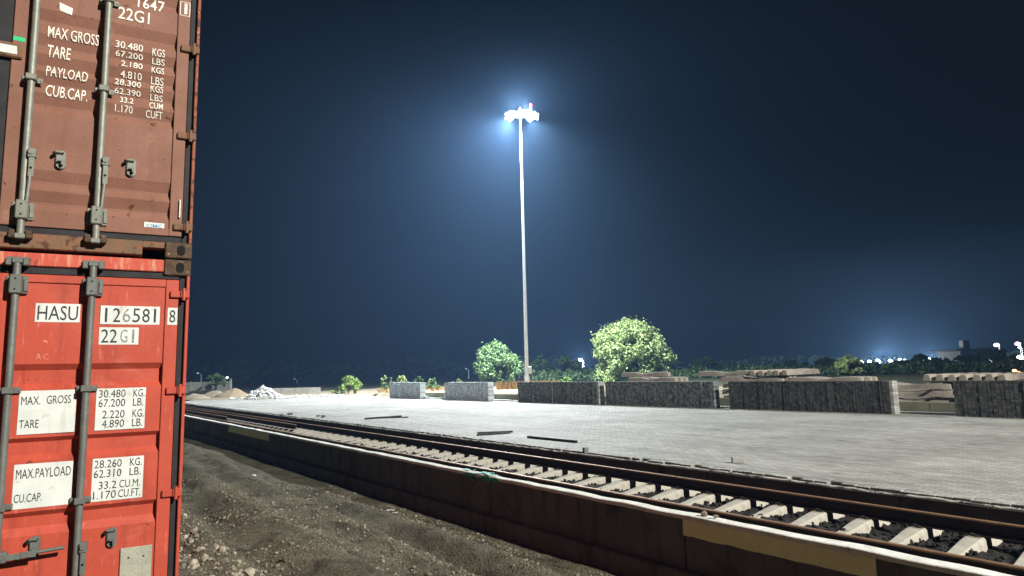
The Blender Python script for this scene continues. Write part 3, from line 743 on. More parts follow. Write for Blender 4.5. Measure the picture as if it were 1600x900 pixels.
decal(.990, .667, .892, 1.177, [('MAX.PAYLOAD', .977, .678, 1.083, 1.145), ('CU.CAP.', .980, .83, .932, .986)], lab='white decal reading MAX.PAYLOAD and CU.CAP.')
decal(.556, .25, .891, 1.178, [('28.260', .545, .384, 1.113, 1.166), ('KG.', .334, .262, 1.113, 1.166), ('62.310', .545, .384, 1.048, 1.101), ('LB.', .334, .266, 1.048, 1.101),
    ('33.2', .513, .41, .97, 1.022), ('CU.M.', .392, .268, .97, 1.022), ('1.170', .543, .41, .905, .958), ('CU.FT.', .396, .262, .905, .958)], lab='white decal with the payload and volume figures')
ck = MB(); text_mb(ck, 'A C', .915, .845, 1.862, 1.902, .0195, 0)
ck.add([(-.885, .0195, 1.985), (-.79, .0195, 1.945), (-.785, .0195, 1.958), (-.84, .0195, 1.978), (-.87, .0195, 1.995)], [(0, 1, 2, 3, 4)])
ck.build('chalk_mark', M['chalk'], ldoor)
dp = MB(); dp.bbox((-.366, .006, .29), (-.174, .019, .562), .004)
for q in (-.315, -.225):
    dp.tube([(q, .003, .495), (q, .007, .495)], .006, 8, 1)
dp.build('data_plate', [M['plate'], M['dark_hole']], ldoor)

# ------------------------------------------------------------------ stacks of pavers along the yard
def paver_stack(u0, u1, m_, label, rows=12, ragged=None, seed=0, lit_end=False, th=.42, endmat=None):
    n0, n1 = blockline(u1), blockline(u0)
    A = nu(n0, u1); B = nu(n1, u0); d = (B-A); L = d.length; a = math.atan2(d.y, d.x)
    t = empty('paver_stack', A, a); rd = random.Random(seed)
    mb = MB(); cols = int(L/.106); cw = L/cols; rh = .09
    mb.box((.03, .03, .001), (L-.03, th-.03, rows*rh-.03), 0)
    topw = [rd.choice([0, 0, 0, 0, .012]) for _ in range(cols)]
    colj = 0
    for c in range(cols):
        rd_col = rd.uniform(-.007, .007)
        if rd.random() < .25: colj = rd.uniform(-.018, .018)
        for r in range(rows):
            if ragged == 'left' and c < (rows-r)*0 + 0: continue
            if ragged == 'left' and r > 3 and c < min(3, (r-2)//3): continue
            if ragged == 'right' and r < 5 and False: continue
            j = colj+rd_col+rd.uniform(-.007, .007); z0 = r*rh
            mb.box((c*cw+.007, j, z0+.002), ((c+1)*cw-.007, th+rd.uniform(-.01, .01), z0+rh-.006), 0)
    if ragged == 'left':
        for q in range(10): mb.box((-.1-.1*rd.random()*4, .02+.3*rd.random(), 0), (.0, .12+.3*rd.random(), .09+.09*rd.randint(0, 2)))
    if not lit_end and not ragged:
        bpy.data.objects.remove(t); o = mb.build('paver_stack', m_); o.location = A; o.rotation_euler = (0, 0, a)
        return tag(o, label, 'paver stack', 'stacks of pavers along the yard')
    o = mb.build('paver_courses', m_, t)
    if lit_end:
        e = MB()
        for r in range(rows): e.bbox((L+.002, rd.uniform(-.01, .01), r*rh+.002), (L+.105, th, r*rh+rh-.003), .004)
        e.build('lit_end_course', endmat or M['block_side_lit'], t)  # added column, coloured for the light on the end face
    if ragged == 'right':
        e = MB()
        for q in range(9):
            hh = .09*rd.randint(1, 3); x = L+.02+.45*rd.random(); e.bbox((x, rd.random()*.3, 0), (x+.2, rd.random()*.3+.1, hh*(1-(x-L)/.8)), .005)
        e.build('loose_paver', m_, t)
    tag(t, label, 'paver stack', 'stacks of pavers along the yard')
    return t
paver_stack(38.35, 42.35, M['block_lit'], 'short paver stack toned palest as lit, in front of the weeds at the far end', ragged='right', seed=1)
paver_stack(31.15, 35.55, M['block_lit'], 'lit-toned paver stack with a stepped end, just before the small tree', ragged='left', seed=2, lit_end=True, endmat=M['block_lit'])
paver_stack(22.62, 28.45, M['block'], 'grey paver stack in front of the foot of the tall lamp mast', seed=3, lit_end=True)
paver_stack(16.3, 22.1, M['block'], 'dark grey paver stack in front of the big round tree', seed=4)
paver_stack(9.75, 15.62, M['block_shaded'], 'long shade-toned paver stack with a lit-toned end column', seed=5, lit_end=True)
paver_stack(1.5, 7.95, M['block_shaded'], 'shade-toned paver stack cut off by the right edge of the photo', seed=6)

# low wall and pale gutter behind the stacks
def along(name, m_, off, th, z0, z1, u0, u1, step, label, cat, part):
    A = nu(blockline(u1, off), u1); B = nu(blockline(u0, off), u0); d = B-A; L = d.length
    t = empty(name, A, math.atan2(d.y, d.x)); k = max(1, int(L/step)); mb = MB(); rd = random.Random(1)
    for i in range(k): mb.bbox((L*i/k+.004, rd.uniform(-.006, .006), z0), (L*(i+1)/k-.004, th, z1+rd.uniform(-.008, .008)), .008)
    mb.build(part, m_, t); tag(t, label, cat); return t
along('low_wall', M['olive'], .98, .18, -.3, .36, -4, 41, 1.0, 'low mossy concrete wall running behind the paver stacks', 'low wall', 'wall_panel')
along('gutter_kerb', M['kerb_pale'], .5, .42, -.1, .055, -4, 41, 1.2, 'pale flat gutter kerb between the paver stacks and the low wall', 'kerb', 'kerb_stone')

# loose things on the paving
def bar(p, q, w, h, z, name='steel_bar'):
    a = gnd(*p); b = gnd(*q); d = b-a; t = MB(); L = d.length
    t.bbox((0, -w/2, 0), (L, w/2, h), .004)
    o = t.build(name, M['black']); o.location = a+Vector((0, 0, z)); o.rotation_euler = (0, 0, math.atan2(d.y, d.x)); return o
G_ = 'black bars lying on the paving'
tag(bar((570, 655.5), (627, 651.5), .07, .06, .002), 'thick black bar of the far crossed pair lying on the paving', 'bar', G_)
tag(bar((574, 654.2), (638, 652.6), .05, .04, .002), 'thin black bar of the far crossed pair lying on the paving', 'bar', G_)
tag(bar((746, 678), (801, 675.8), .06, .05, .002), 'upper black bar of the pair before the second paver stack', 'bar', G_)
tag(bar((745, 681), (796, 677.6), .05, .04, .002), 'lower black bar of the pair before the second paver stack', 'bar', G_)
tag(bar((825, 684.5), (901, 692), .07, .055, .002), 'single black bar lying alone near the paving edge', 'bar', G_)
def loose(px, py, label, s=(.2, .1, .08), rz=0, m_=None):
    t = MB(); t.bbox((-s[0]/2, -s[1]/2, 0), (s[0]/2, s[1]/2, s[2]), .006); o = t.build('loose_paver', m_ or M['block']); o.location = gnd(px, py)+Vector((0, 0, .003)); o.rotation_euler = (0, 0, rz)
    tag(o, label, 'paver', 'loose pavers on the yard')
loose(1153, 723.5, 'single grey paver standing by itself on the paving', (.2, .11, .1), -.1, M['block_side_lit'])
loose(915, 709, 'dark paver standing upright at the paving edge', (.1, .08, .12), .5)
loose(453, 648.5, 'dark paver lying flat far along the track', (.22, .12, .1), .3)
loose(497, 651, 'small dark paver left of a second one far along the track', (.14, .1, .06), .8)
loose(505, 652.5, 'larger dark paver beside a small one far along the track', (.16, .12, .1), .2)
loose(440, 649, 'flat paver scrap nearest the rail far along the track', (.16, .1, .05), .2)
rb = MB(); rd = random.Random(77)
for px_, py_ in ((1092, 812), (1102, 814)):
    pass
cs = [nu(6.59, 5.02, WT+.03), nu(6.58, 4.86, WT+.03)]
for i, c in enumerate(cs):
    b = MB(); b.rock((0, 0, 0), .045-.008*i, 30+i); o = b.build('stone', M['stone']); o.location = c
    tag(o, ['brown stone lying on the white coping above the plaster band', 'smaller stone next to the brown one on the white coping'][i], 'stone', 'stones on the coping')
# litter on the soil by the footing
def scrap(px, py, z, w, label, seed):
    b = MB(); rd = random.Random(seed); k = 7
    vs = [Vector((rd.uniform(-1, 1)*w, rd.uniform(-.6, .6)*w, rd.uniform(0, .04))) for _ in range(k)]
    ring = [Vector((math.cos(6.28*i/k)*w*rd.uniform(.6, 1), math.sin(6.28*i/k)*w*.6*rd.uniform(.6, 1), rd.uniform(0, .05))) for i in range(k)]
    b.add(ring+[v+Vector((0, 0, .012)) for v in ring], [tuple(range(k))[::-1], tuple(range(k, 2*k))]+[(i, (i+1) % k, k+(i+1) % k, k+i) for i in range(k)])
    o = b.build('plastic_scrap', M['rubble']); p = gnd(px, py, z); n_ = p.dot(N); u_ = p.dot(U); o.location = nu(n_, u_, soil_h(n_, u_)+.01); tag(o, label, 'litter', 'litter on the soil')
scrap(608, 793, -.85, .12, 'crumpled white plastic scrap beside the wall footing', 1)
scrap(618, 799, -.85, .08, 'small white scrap below the crumpled one at the wall footing', 2)
scrap(395, 744, -.75, .14, 'pale scrap on the soil left of the dark bush of wire', 3)
wr = MB(); rd = random.Random(6)
for k in range(12):
    p = Vector((rd.gauss(0, .12), rd.gauss(0, .1), 0)); q = p+Vector((rd.gauss(0, .22), rd.gauss(0, .2), rd.uniform(.04, .14))); wr.tube([p, (p+q)/2+Vector((0, 0, .05)), q], .006, 5)
o = wr.build('dead_twig', M['bark']); p = gnd(500, 767, -.8); n_ = p.dot(N); u_ = p.dot(U); o.location = nu(n_, u_, soil_h(n_, u_)); tag(o, 'tangle of dark twigs on the soil near the wall', 'twigs')

# ------------------------------------------------------------------ stacks of concrete sleepers behind the low wall
base_sl = sleeper_mesh()
slp = base_sl.build('stacked_sleeper', M['old_sleeper'], fix=True); me_sl = slp.data
bpy.data.objects.remove(slp)
def put_sleeper(p, rz, label, grp, flip=False, tilt=0):
    o = bpy.data.objects.new('stacked_sleeper', me_sl); COL.objects.link(o); o.location = p; o.rotation_euler = (math.pi if flip else 0, tilt, rz)
    tag(o, label, 'sleeper', grp)
DIRA = math.atan2(*( (nu(blockline(0), 0)-nu(blockline(10), 10)).yx ))
rd = random.Random(21)
LAY = .262
names = ['lowest', 'second', 'third', 'fourth']
def stack_along(uc, off, where, ncol=3, layers=4, jitter=.12, zoff=0):
    for L_ in range(layers):
        z = .24+zoff+L_*LAY
        for c in range(ncol):
            if c > 1 and L_ < layers-1: continue
            p = nu(blockline(uc, off+.16+.31*c), uc+rd.uniform(-jitter, jitter), z)
            put_sleeper(p, DIRA+rd.uniform(-.02, .02), f'sleeper lying lengthwise in the {names[L_] if L_ < layers-1 else "top"} layer of the stack {where}', 'concrete sleepers stacked behind the low wall', tilt=rd.uniform(-.006, .006))
        if L_ < layers-1:
            for q in (-.85, .85):
                d_ = MB(); d_.bbox((-.05, -.1, 0), (.05, .95, .042), .004); o = d_.build('timber_packer', M['dunnage']); o.location = nu(blockline(uc+q, off), uc+q, z+.218); o.rotation_euler = (0, 0, DIRA)
                tag(o, f'wooden packer over the {names[L_]} sleeper layer of the stack {where}', 'packer', 'wooden packers between sleepers')
def row_across(u0, u1, off, z, where, step=.34):
    u_ = u0; k = 0
    while u_ < u1:
        put_sleeper(nu(blockline(u_, off+1.38), u_, z+rd.uniform(0, .015)), DIRA+math.pi/2+rd.uniform(-.03, .03), f'concrete sleeper lying end on in the {where}', 'concrete sleepers stacked behind the low wall', tilt=rd.uniform(-.008, .008)); u_ += step*rd.uniform(.95, 1.12)
stack_along(20.6, 1.5, 'by the big round tree', 3, 4)
for L_ in range(1):
    put_sleeper(nu(blockline(21.3, 1.9), 21.3, .24+4*LAY-.02), DIRA+.03, 'concrete sleeper perched on top of the stack before the big round tree', 'concrete sleepers stacked behind the low wall')
stack_along(15.6, 1.5, 'in the narrow gap', 3, 4)
put_sleeper(nu(blockline(16.9, 1.75), 16.75, .24+4*LAY-.02), DIRA+.02, 'pale concrete sleeper raised above the narrow gap in the paver stacks', 'concrete sleepers stacked behind the low wall')
row_across(14.2, 15.6, 1.5, .24+4*LAY-.02, 'raised row above the long shade-toned paver stack')
stack_along(12.6, 1.55, 'behind the long shade-toned stack', 3, 4, zoff=-.05)
stack_along(9.95, 1.6, 'left in the wide gap', 3, 3)
stack_along(6.95, 1.5, 'right in the wide gap', 3, 3)
row_across(7.2, 9.6, 1.6, .24+3*LAY, 'top row over the wide gap')
stack_along(3.8, 1.5, 'by the right edge', 3, 3)
row_across(2.6, 5.6, 1.5, .24+3*LAY, 'top row by the right edge')

# ------------------------------------------------------------------ lamp mast
ms = empty('lamp_mast', MAST)
tag(ms, 'tall tapering galvanised mast with a crown of blazing floodlights', 'lamp mast')
p = MB(); p.tube([(0, 0, 0), (0, 0, 6), (0, 0, 12), (0, 0, 18), (0, 0, MAST_H)], [.165, .145, .12, .095, .068], 16); p.build('pole', M['mastg'], ms)
p = MB(); p.bbox((-.42, -.42, 0), (.42, .42, .06), .01); p.tube([(0, 0, .05), (0, 0, .9)], [.24, .22], 16); p.bbox((.15, -.15, 1.1), (.42, .15, 1.7), .02); p.build('base_box', M['mastg'], ms)
hd = MB(); ring = [(math.cos(a)*.95, math.sin(a)*.6, MAST_H-.1) for a in [2*math.pi*i/24 for i in range(25)]]; hd.tube(ring, .045, 8)
for a in range(6): hd.tube([(0, 0, MAST_H-.1), (math.cos(a*1.047)*.95, math.sin(a*1.047)*.6, MAST_H-.1)], .03, 6)
hd.tube([(0, 0, MAST_H-.1), (0, 0, MAST_H+.5)], .06, 8); hd.build('head_frame', M['mastg'], ms)
M['lens'] = emis('floodlight_lens', (.93, .98, 1), 60)
M['lens_far'] = emis('lit_lamp_glass', (.95, .98, 1), 14)
M['redlamp'] = emis('red_beacon_glass', (1, .03, .02), 1.4)
M['pinklamp'] = emis('pinkish_lamp_glass', (1, .72, .85), 8)
M['orange'] = emis('sodium_lamp_glass', (1, .4, .12), 10)
M['dim'] = emis('dim_lamp_glass', (.6, .75, 1), .5)
for i, (x, y, tz) in enumerate([(-1.15, -.3, .3), (-.85, -.62, .1), (-.9, .3, .3), (.75, -.62, -.1), (1.2, -.4, -.3), (1.45, .05, -.5), (.4, -.75, 0), (.9, .5, -.3)]):
    f = MB(); Mx = Matrix.Translation((x, y, MAST_H-.28)) @ Matrix.Rotation(math.atan2(y, x)+math.pi/2, 4, 'Z') @ Matrix.Rotation(R_(38), 4, 'X')
    f.bbox((-.33, -.25, -.06), (.33, .25, .12), .03, M=Mx); f.tube([Mx @ Vector((-.28, 0, .02)), Mx @ Vector((-.2, 0, .3)), Mx @ Vector((.2, 0, .3)), Mx @ Vector((.28, 0, .02))], .018, 6)
    fo = f.build('floodlight', M['mastg'], ms)
    g_ = MB(); g_.bbox((-.3, -.22, -.085), (.3, .22, -.061), .006, M=Mx); g_.build('lens', M['lens'], fo)
b = MB(); b.tube([(1.0, 0, MAST_H-.1), (1.0, 0, MAST_H+.65)], .025, 6); bo = b.build('beacon_arm', M['mastg'], ms)
b = MB(); b.tube([(1.0, 0, MAST_H+.65), (1.0, 0, MAST_H+.72), (1.0, 0, MAST_H+.86), (1.0, 0, MAST_H+.92)], [.09, .12, .11, .04], 12); b.build('beacon', M['redlamp'], bo)

# ------------------------------------------------------------------ trees and plants
def tree(name, label, base, h, w, leafm, seed, leaves=6000, ls=.16, trunk=.25, low=.12, cat='tree', group=None, clumps=26, dense=.5, lean=0):
    rd = random.Random(seed); t = empty(name, base, rd.uniform(-.3, .3))
    rx = w/2; zc = h*(.5+low/2); rz = h*(1-low)/2
    cl = []; rr = min(rx, rz*1.2); zb0 = h*low; px_ = rd.uniform(-.12, .12)*rx
    for i in range(int(clumps*1.9)):
        tt = rd.random()**.85; wob = 1+.16*noise.noise(Vector((i*.37, seed, 0)))
        env = (1-(max(0, tt-.3)/.7)**2)**.5 if tt > .3 else .78+.22*tt/.3
        a_ = rd.uniform(0, 6.283); q_ = rd.uniform(.45, .9) if rd.random() < .8 else rd.uniform(0, .5)
        R = max(.0, rx*env*wob-.12*rr)*q_**.6
        cl.append((Vector((math.cos(a_)*R+px_*tt, math.sin(a_)*R, zb0+(h-zb0-.1*rr)*tt)), rd.uniform(.13, .27)*rr))
    tk = MB(); topz = zc+.2*rz
    pts = [Vector((0, 0, -.1)), Vector((rd.uniform(-.1, .1), rd.uniform(-.1, .1), h*low*.6)), Vector((rd.uniform(-.2, .2), rd.uniform(-.2, .2), zc)), Vector((rd.uniform(-.2, .2), rd.uniform(-.2, .2), topz+.4*rz))]
    tk.tube(pts, [trunk, trunk*.8, trunk*.5, trunk*.15], 8)
    for c, r in cl[::2]:
        s = pts[1].lerp(pts[2], rd.random()); mid = s.lerp(c, .5)+Vector((0, 0, .12*h*rd.uniform(0, 1)*.4)); tk.tube([s, mid, c], [trunk*.35, trunk*.22, trunk*.07], 5)
    tk.build('trunk', M['bark'], t)
    cr = MB(); vs = []; fs = []
    for k in range(leaves):
        c, r = cl[rd.randrange(len(cl))]
        d = Vector((rd.gauss(0, 1), rd.gauss(0, 1), rd.gauss(0, 1))).normalized(); p_ = c + d*r*(rd.random()**dense)
        if rd.random() < .1: p_ = c+d*r*rd.uniform(1, 1.5)
        if p_.z < .05: continue
        nrm = (d*1.1+Vector((rd.gauss(0, .42), rd.gauss(0, .42), rd.gauss(0, .42)+.25))).normalized()
        a = nrm.orthogonal().normalized(); a = Matrix.Rotation(rd.uniform(0, 6.28), 3, nrm) @ a; b_ = nrm.cross(a)
        s = ls*rd.uniform(.5, 1.5); q = len(vs)
        vs += [p_-a*s*.5, p_+b_*s*.3, p_+a*s*.5+nrm*s*-.12, p_-b_*s*.3]; fs.append((q, q+1, q+2, q+3))
    cr.add(vs, fs); cr.build('crown', leafm, t)
    tag(t, label, cat, group); return t
def tree_px(name, label, px, wpx, ytop, Y, leafm, seed, zb=.2, **kw):
    top = at(px, ytop, Y); return tree(name, label, (top.x, Y, zb), top.z-zb, wpx/FPX*Y, leafm, seed, **kw)
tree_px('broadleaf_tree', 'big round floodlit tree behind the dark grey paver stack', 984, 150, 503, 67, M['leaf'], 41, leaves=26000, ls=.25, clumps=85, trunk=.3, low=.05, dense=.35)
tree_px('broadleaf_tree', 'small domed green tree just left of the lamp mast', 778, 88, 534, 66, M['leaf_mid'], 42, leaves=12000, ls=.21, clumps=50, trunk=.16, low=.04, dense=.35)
tree_px('shrub', 'bright green bush alone between the rubble and the paver stacks', 546, 40, 586, 57, M['leaf_bright'], 43, zb=0, leaves=1500, ls=.16, clumps=22, trunk=.05, low=.05, cat='shrub')
tree_px('shrub', 'low creeping green leaves left of the lone bright bush', 524, 22, 609, 57, M['leaf_bright'], 44, zb=0, leaves=500, ls=.12, clumps=14, trunk=.03, low=.02, cat='shrub')
tree_px('shrub', 'scrubby weed showing left of the palest paver stack', 604, 24, 584, 55, M['leaf_mid'], 45, leaves=700, ls=.13, clumps=12, trunk=.04, cat='shrub')
tree_px('shrub', 'yellowish weed peeping over the palest paver stack', 628, 26, 587, 55, M['leaf'], 46, leaves=700, ls=.13, clumps=12, trunk=.04, cat='shrub')
tree_px('shrub', 'dark weed over the right end of the palest paver stack', 655, 24, 589, 55, M['leaf_dark'], 47, leaves=700, ls=.13, clumps=12, trunk=.04, cat='shrub')
tree_px('shrub', 'spreading weed in the gap between the two palest paver stacks', 674, 30, 589, 55, M['leaf_mid'], 48, leaves=900, ls=.13, clumps=14, trunk=.04, cat='shrub')
tree_px('shrub', 'small weed tip over the stepped paver stack', 717, 14, 591, 54, M['leaf'], 49, leaves=350, ls=.12, clumps=8, trunk=.03, cat='shrub')
tree_px('shrub', 'pale yellow weed clump over the paver stack right of the mast', 925-40, 26, 589, 60, M['leaf_bright'], 50, leaves=700, ls=.14, clumps=12, trunk=.03, cat='shrub')
TG = 'trees behind the yard'
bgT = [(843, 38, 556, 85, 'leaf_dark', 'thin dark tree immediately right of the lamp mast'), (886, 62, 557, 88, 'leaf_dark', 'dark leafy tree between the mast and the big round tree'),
 (1104, 60, 558, 95, 'leaf_dark', 'shadowy round tree right of the big floodlit tree'), (1240, 66, 563, 100, 'leaf_dark', 'dark broad tree above the left part of the long shade-toned stack'),
 (1290, 56, 559, 100, 'leaf_dark', 'dark tree left of the small bright green tree'), (1326, 48, 555, 72, 'leaf', 'small bright green tree above the long shade-toned paver stack'),
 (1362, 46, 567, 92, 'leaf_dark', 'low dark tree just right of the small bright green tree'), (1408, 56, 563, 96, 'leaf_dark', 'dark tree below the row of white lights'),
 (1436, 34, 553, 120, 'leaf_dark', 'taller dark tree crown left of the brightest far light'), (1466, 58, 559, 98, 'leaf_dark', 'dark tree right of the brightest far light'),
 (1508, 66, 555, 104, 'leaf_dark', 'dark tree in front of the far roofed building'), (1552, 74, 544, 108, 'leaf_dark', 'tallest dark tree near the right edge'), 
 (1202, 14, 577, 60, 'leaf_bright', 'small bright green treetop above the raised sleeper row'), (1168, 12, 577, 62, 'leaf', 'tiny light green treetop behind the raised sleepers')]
for i, (px, w, y, Y, lm, lab) in enumerate(bgT):
    tree_px('broadleaf_tree' if w > 20 else 'sapling', lab, px, w, y, Y, M[lm], 60+i, leaves=3600 if w > 20 else 500, ls=.3 if w > 20 else .16, clumps=30 if w > 20 else 10, trunk=.18 if w > 20 else .05, low=.05, group=TG, dense=.4)
tree_px('broadleaf_tree', 'green tree leaning over the far pale boundary wall', 338, 38, 585, 78, M['leaf_mid'], 90, zb=0, leaves=1500, ls=.22, clumps=16, trunk=.12, low=.35)
tree_px('broadleaf_tree', 'faint dark tree far behind the boundary wall and sand heap', 366, 54, 573, 130, M['leaf_dark'], 91, zb=0, leaves=2500, ls=.4, clumps=22, trunk=.2, low=.1, group=TG)
# far-off wood that closes the horizon
fw = MB(); rd = random.Random(31); vs = []; fs = []
for k in range(26000):
    ang = R_(rd.uniform(-50, 50)); dist = rd.uniform(235, 300)
    top = 6.2+3.0*noise.noise(Vector((ang*9, 0, 0)))+1.8*noise.noise(Vector((ang*31, 4, 0)))+1.0*noise.noise(Vector((ang*90, 4, 0)))
    top *= 1-.42*sstep(.02, .12, ang)
    p_ = Vector((math.sin(ang)*dist, math.cos(ang)*dist, max(.1, top*rd.random()**.7)))
    nrm = Vector((rd.gauss(0, 1), rd.gauss(0, 1), rd.gauss(0, 1))).normalized(); a = nrm.orthogonal().normalized(); b_ = nrm.cross(a); s = rd.uniform(.9, 1.9); q = len(vs)
    vs += [p_-a*s*.6, p_+b_*s*.45, p_+a*s*.6, p_-b_*s*.45]; fs.append((q, q+1, q+2, q+3))
fw.add(vs, fs); tag(fw.build('far_wood', M['leaf_dark']), 'dark far-off wood along the horizon', 'wood', kind='stuff')
ug = MB(); rd = random.Random(35); vs = []; fs = []
for k in range(9000):
    px = rd.uniform(830, 1640); Y = rd.uniform(72, 92); b0 = at(px, 600, Y)
    top = 1.1+.7*noise.noise(Vector((b0.x*.3, Y*.1, 0)))+.5*noise.noise(Vector((b0.x*.9, 7, 0)))
    p_ = Vector((b0.x, Y, .2+max(.1, top)*rd.random()**.6)); nrm = Vector((rd.gauss(0, 1), rd.gauss(0, 1)-.4, rd.gauss(0, 1)+.4)).normalized(); a = nrm.orthogonal().normalized(); b_ = nrm.cross(a); z_ = rd.uniform(.2, .45); q = len(vs)
    vs += [p_-a*z_*.6, p_+b_*z_*.45, p_+a*z_*.6, p_-b_*z_*.45]; fs.append((q, q+1, q+2, q+3))
ug.add(vs, fs); tag(ug.build('undergrowth', M['leaf_dark']), 'dark scrub between the sleeper stacks and the background trees', 'undergrowth', kind='stuff')
# dry grass by the mast
dg_ = MB(); rd = random.Random(33)
for k in range(4200):
    px = rd.uniform(775, 875) if rd.random() < .7 else rd.uniform(590, 720); Y = rd.uniform(49, 60); b0 = at(px, 600, Y); b0.z = .28
    a = rd.uniform(0, 6.28); hgt = rd.uniform(.15, .5)*(1.3 if px > 770 else .7); w = Vector((math.cos(a), math.sin(a), 0))*.03; tip = b0+Vector((rd.gauss(0, .12), rd.gauss(0, .12), hgt))
    dg_.add([b0-w, b0+w, tip], [(0, 1, 2)])
tag(dg_.build('dry_grass', M['dry']), 'dry golden grass on the sand around the lamp mast', 'grass', kind='stuff')

# ------------------------------------------------------------------ heaps and walls at the far left
def heap(name, px, py, Y, w, h, m_, label, cat, seed, asp=.8):
    c = at(px, py, Y); b = MB(); k = 28; rings = 10; vs = []; fs = []
    for i in range(rings+1):
        r = i/rings
        for j in range(k):
            a = 2*math.pi*j/k; x = math.cos(a)*r*w/2; y = math.sin(a)*r*w/2*asp
            z = h*(max(0, 1-r**1.35))*(1+.25*noise.noise(Vector((x*1.1, y*1.1, seed)))) + .05*noise.noise(Vector((x*4, y*4, seed))) - (.08 if i == rings else 0)
            vs.append((x, y, z))
    for i in range(rings):
        for j in range(k):
            j2 = (j+1) % k; fs.append((i*k+j, (i+1)*k+j, (i+1)*k+j2, i*k+j2))
    b.add(vs, fs, 0, True); o = b.build(name, m_, fix=True); o.location = (c.x, Y, 0.0); tag(o, label, cat); return o
heap('sand_heap', 364, 620, 58, 3.4, .72, M['sand'], 'tan sand heap left of the white rubble', 'sand heap', 3)
heap('sand_heap', 336, 620, 60, 3.0, .55, M['sandg'], 'low grey-brown earth heap against the left of the sand heap', 'earth heap', 5)
heap('sand_heap', 305, 622, 56, 2.6, .4, M['sandg'], 'pale flat heap right beside the container edge', 'earth heap', 6)
rbm = MB(); rd = random.Random(14); c0 = at(411, 622, 50.5)
for k in range(240):
    r = abs(rd.gauss(0, .5)); a = rd.uniform(0, 6.28); x = math.cos(a)*r*1.55; y = math.sin(a)*r*1.1; zt = max(0, 1.05*(1-(r/1.25)**1.2)); z = zt*rd.uniform(.55, 1.0)
    rbm.rock((x, y, z+.05), rd.uniform(.08, .2), k, (1.2, .9, .7))
for k in range(60):
    rbm.rock((rd.uniform(1.2, 2.4), rd.uniform(-.6, .6), .05), rd.uniform(.05, .14), 500+k, (1.2, .9, .7))
o = rbm.build('rubble', M['rubble']); o.location = (c0.x, 50.5, .0); o.scale = (.88, .88, .85); tag(o, 'heap of white broken rubble at the far end of the paving', 'rubble heap', kind='stuff')
rbm = MB()
for k in range(110):
    p_ = at(rd.uniform(440, 540), 617, rd.uniform(51.5, 54)); rbm.rock((p_.x, p_.y, .05), rd.uniform(.05, .15)*(1.6 if k % 17 == 0 else 1), 700+k, (1.2, .9, .7))
for k in range(26):
    p_ = at(rd.uniform(355, 400), 622, rd.uniform(49, 53)); rbm.rock((p_.x, p_.y, .04), rd.uniform(.05, .12), 900+k, (1.2, .9, .7))
tag(rbm.build('rubble', M['rubble']), 'scattered white rubble strewn along the end of the paving', 'rubble', kind='stuff')
# precast boundary wall
bw = empty('boundary_wall', (-45, 84, 0), 0); tag(bw, 'pale precast boundary wall with posts beyond the sand heap', 'boundary wall')
e_ = at(359, 600, 80); x1 = e_.x; x0 = x1-16; dY = 4
for i in range(5): 
    b = MB()
    for r in range(4): b.bbox((x1-2.4*(i+1)+.09+45, 80-84, r*.36-.2), (x1-2.4*i-.09+45, 80-84+.06, r*.36+.15), .012)
    b.build('wall_panel', M['pcwall'], bw)
for i in range(6):
    b = MB(); b.bbox((x1-2.4*i-.08+45, 80-84-.05, -.2), (x1-2.4*i+.08+45, 80-84+.11, 1.32), .012); b.build('wall_post', M['pcwall'], bw)
lw = empty('low_wall', at(500, 616, 66)); lw.location.z = 0; tag(lw, 'low grey concrete wall behind the white rubble heap', 'low wall')
b = MB()
for i in range(4): b.bbox((-1.3*(i+1)+.01, i*.02, -.2), (-1.3*i-.01, .2+i*.02, .5), .015)
b.build('wall_panel', M['pcwall'], lw)

# ------------------------------------------------------------------ far lights, masts and buildings
def far_lamp(px, py, Y, m_, label, r=.4, power=0, col=(1, 1, 1), group='distant lamp masts', name='street_lamp', arm=.6):
    p_ = at(px, py, Y); t = empty(name, (p_.x, Y, 0)); b = MB(); b.tube([(arm, 0, 0), (arm, 0, p_.z-.2)], [.16, .09], 8); b.tube([(arm, 0, p_.z-.2), (0, 0, p_.z)], .06, 6); b.build('pole', M['mastg'], t)
    b = MB(); k = 8
    b.tube([(0, 0, p_.z+r*q) for q in (-.72, -.6, -.2, .2, .55, .7)], [r*q for q in (.2, .6, 1, 1, .6, .15)], 12)
    b.build('lamp_globe', m_, t); tag(t, label, 'street lamp', group)
    if power: lamp('far_lamp', (p_.x, Y-1.0, p_.z), power, col, size=.4)
    return t
far_lamp(907, 562, 150, M['lens_far'], 'bright white lamp left of the big round tree', .45, 14000, (.9, .96, 1))
far_lamp(806, 563, 140, M['lens_far'], 'small white lamp showing left of the mast above the small tree', .25)
far_lamp(814, 565, 141, M['dim'], 'dim lamp right beside the small white one by the mast', .22)
far_lamp(728, 576, 160, M['dim'], 'tiny dim lamp over the stepped paver stack', .25)
far_lamp(355, 590, 95, M['lens_far'], 'small white lamp at the right end of the boundary wall', .14)
far_lamp(309, 583, 110, M['dim'], 'dim lamp on a thin pole behind the boundary wall', .2)
far_lamp(460, 592, 150, M['dim'], 'faint lamp above the low grey wall', .18)
for px, py, r, lab in [(1345, 565.5, .35, 'leftmost white lamp of the far row, above the bright green tree'), (1358, 566, .55, 'second white lamp of the far row from the left'), (1371, 564.5, .5, 'third white lamp of the far row from the left'), (1391, 565, .6, 'middle white lamp of the far row'),
                      (1406, 563.5, .5, 'left lamp of the close pair in the far row'), (1414, 564, .4, 'right lamp of the close pair in the far row'), (1432, 565, .4, 'small lamp of the far row left of the brightest')]:
    far_lamp(px, py-1.5, 165, M['lens_far'], lab, r*.7)
far_lamp(1448, 561, 160, M['lens_far'], 'brightest lamp at the right end of the far row', .8, 30000, (.95, 1, .97))
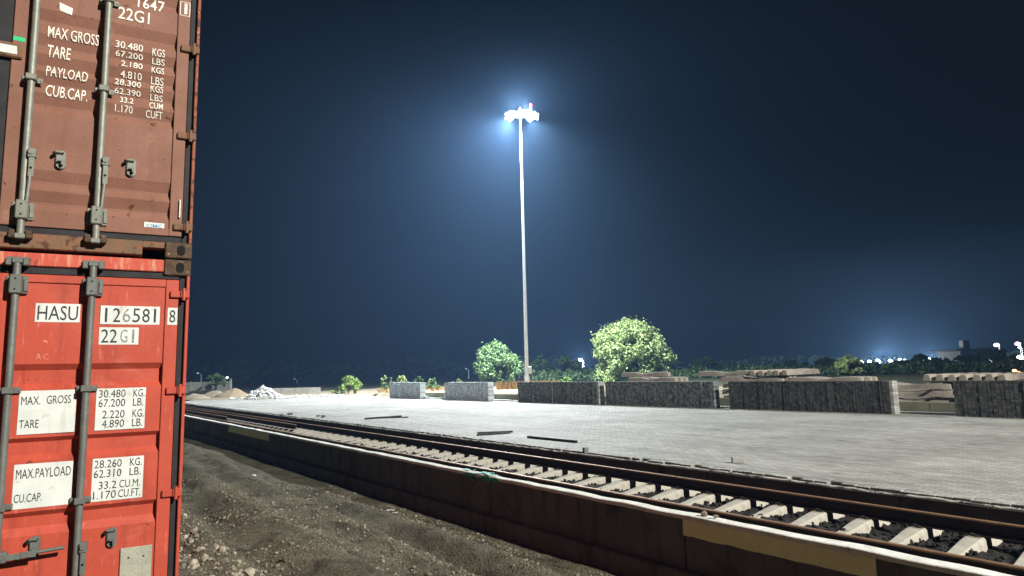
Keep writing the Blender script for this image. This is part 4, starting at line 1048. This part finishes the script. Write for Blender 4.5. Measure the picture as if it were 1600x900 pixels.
p_ = at(1385, 559, 163); lamp('far_lamp', p_, 60000, (.9, .98, 1), size=1.0)
far_lamp(1557, 539, 150, M['pinklamp'], 'tall pinkish lamp mast left of its twin near the right edge', .55, name='far_mast')
far_lamp(1590, 537, 150, M['pinklamp'], 'tall pinkish lamp mast at the far right edge', .55, name='far_mast')
far_lamp(1594, 558, 135, M['lens_far'], 'white lamp over the blue roof at the right edge', .55)
far_lamp(1593, 543, 148, M['lens_far'], 'small white lamp below the rightmost pinkish mast', .3)
far_lamp(1585, 579, 60, M['orange'], 'orange lamp above the sleeper stack at the right edge', .16, 260, (1, .4, .12))
# roofed industrial building with a tower
pb_ = at(1516, 556, 138); bd = empty('industrial_building', (pb_.x, 138, 0)); tag(bd, 'far industrial building with a flat overhanging roof and a square tower', 'building')
zr = at(1516, 546, 138).z
b = MB(); b.bbox((-1.6, .4, 0), (4.2, 8, zr-.3), .05); b.build('wall', M['shedwall'], bd)
b = MB(); b.bbox((-2.9, -.6, zr-.3), (4.6, 8.5, zr+.15), .05); ro = b.build('roof', M['steelblue'], bd)
for x in (-2.0, .8):
    b = MB(); b.tube([(x-1.2, -.2, zr-3), (x, -.3, zr-.3)], .12, 6); b.tube([(x, -.2, zr-1.5), (x, -.3, zr-.3)], .1, 6); b.build('strut', M['steelblue'], bd)
b = MB(); b.bbox((.2, 2, zr+.15), (1.6, 3.4, at(1520, 531, 138).z), .05); b.build('tower', M['steelblue'], bd)
ps_ = at(1592, 562, 140); sh = empty('storage_shed', (ps_.x, 140, 0)); tag(sh, 'dark shed with a bluish roof under the white lamp at the right edge', 'shed')
b = MB(); b.bbox((-3.2, 0, 0), (8, 8, ps_.z-1.2), .05); b.build('wall', M['dunnage'], sh)
b = MB(); b.add([(-3.6, -.4, ps_.z-1.2), (8.4, -.4, ps_.z-1.2), (8.4, 8.4, ps_.z-1.2), (-3.6, 8.4, ps_.z-1.2), (-3.6, 4, ps_.z+.3), (8.4, 4, ps_.z+.3)], [(0, 1, 5, 4), (2, 3, 4, 5), (1, 2, 5), (3, 0, 4), (0, 3, 2, 1)]); b.build('roof', M['steelblue'], sh)

# ------------------------------------------------------------------ night haze
hz = MB(); hz.box((-330, -40, -2.5), (330, 420, 28)); ho = hz.build('haze', [])
hm = bpy.data.materials.new('haze'); hm.use_nodes = True; t_ = hm.node_tree; t_.nodes.clear()
pv_ = t_.nodes.new('ShaderNodeVolumePrincipled'); out = t_.nodes.new('ShaderNodeOutputMaterial')
pv_.inputs['Color'].default_value = (.29, .545, 1, 1); pv_.inputs['Density'].default_value = .0008; pv_.inputs['Anisotropy'].default_value = .25
t_.links.new(pv_.outputs[0], out.inputs['Volume']); ho.data.materials.append(hm)
tag(ho, 'thin bluish night haze over the whole yard', 'haze', kind='stuff')
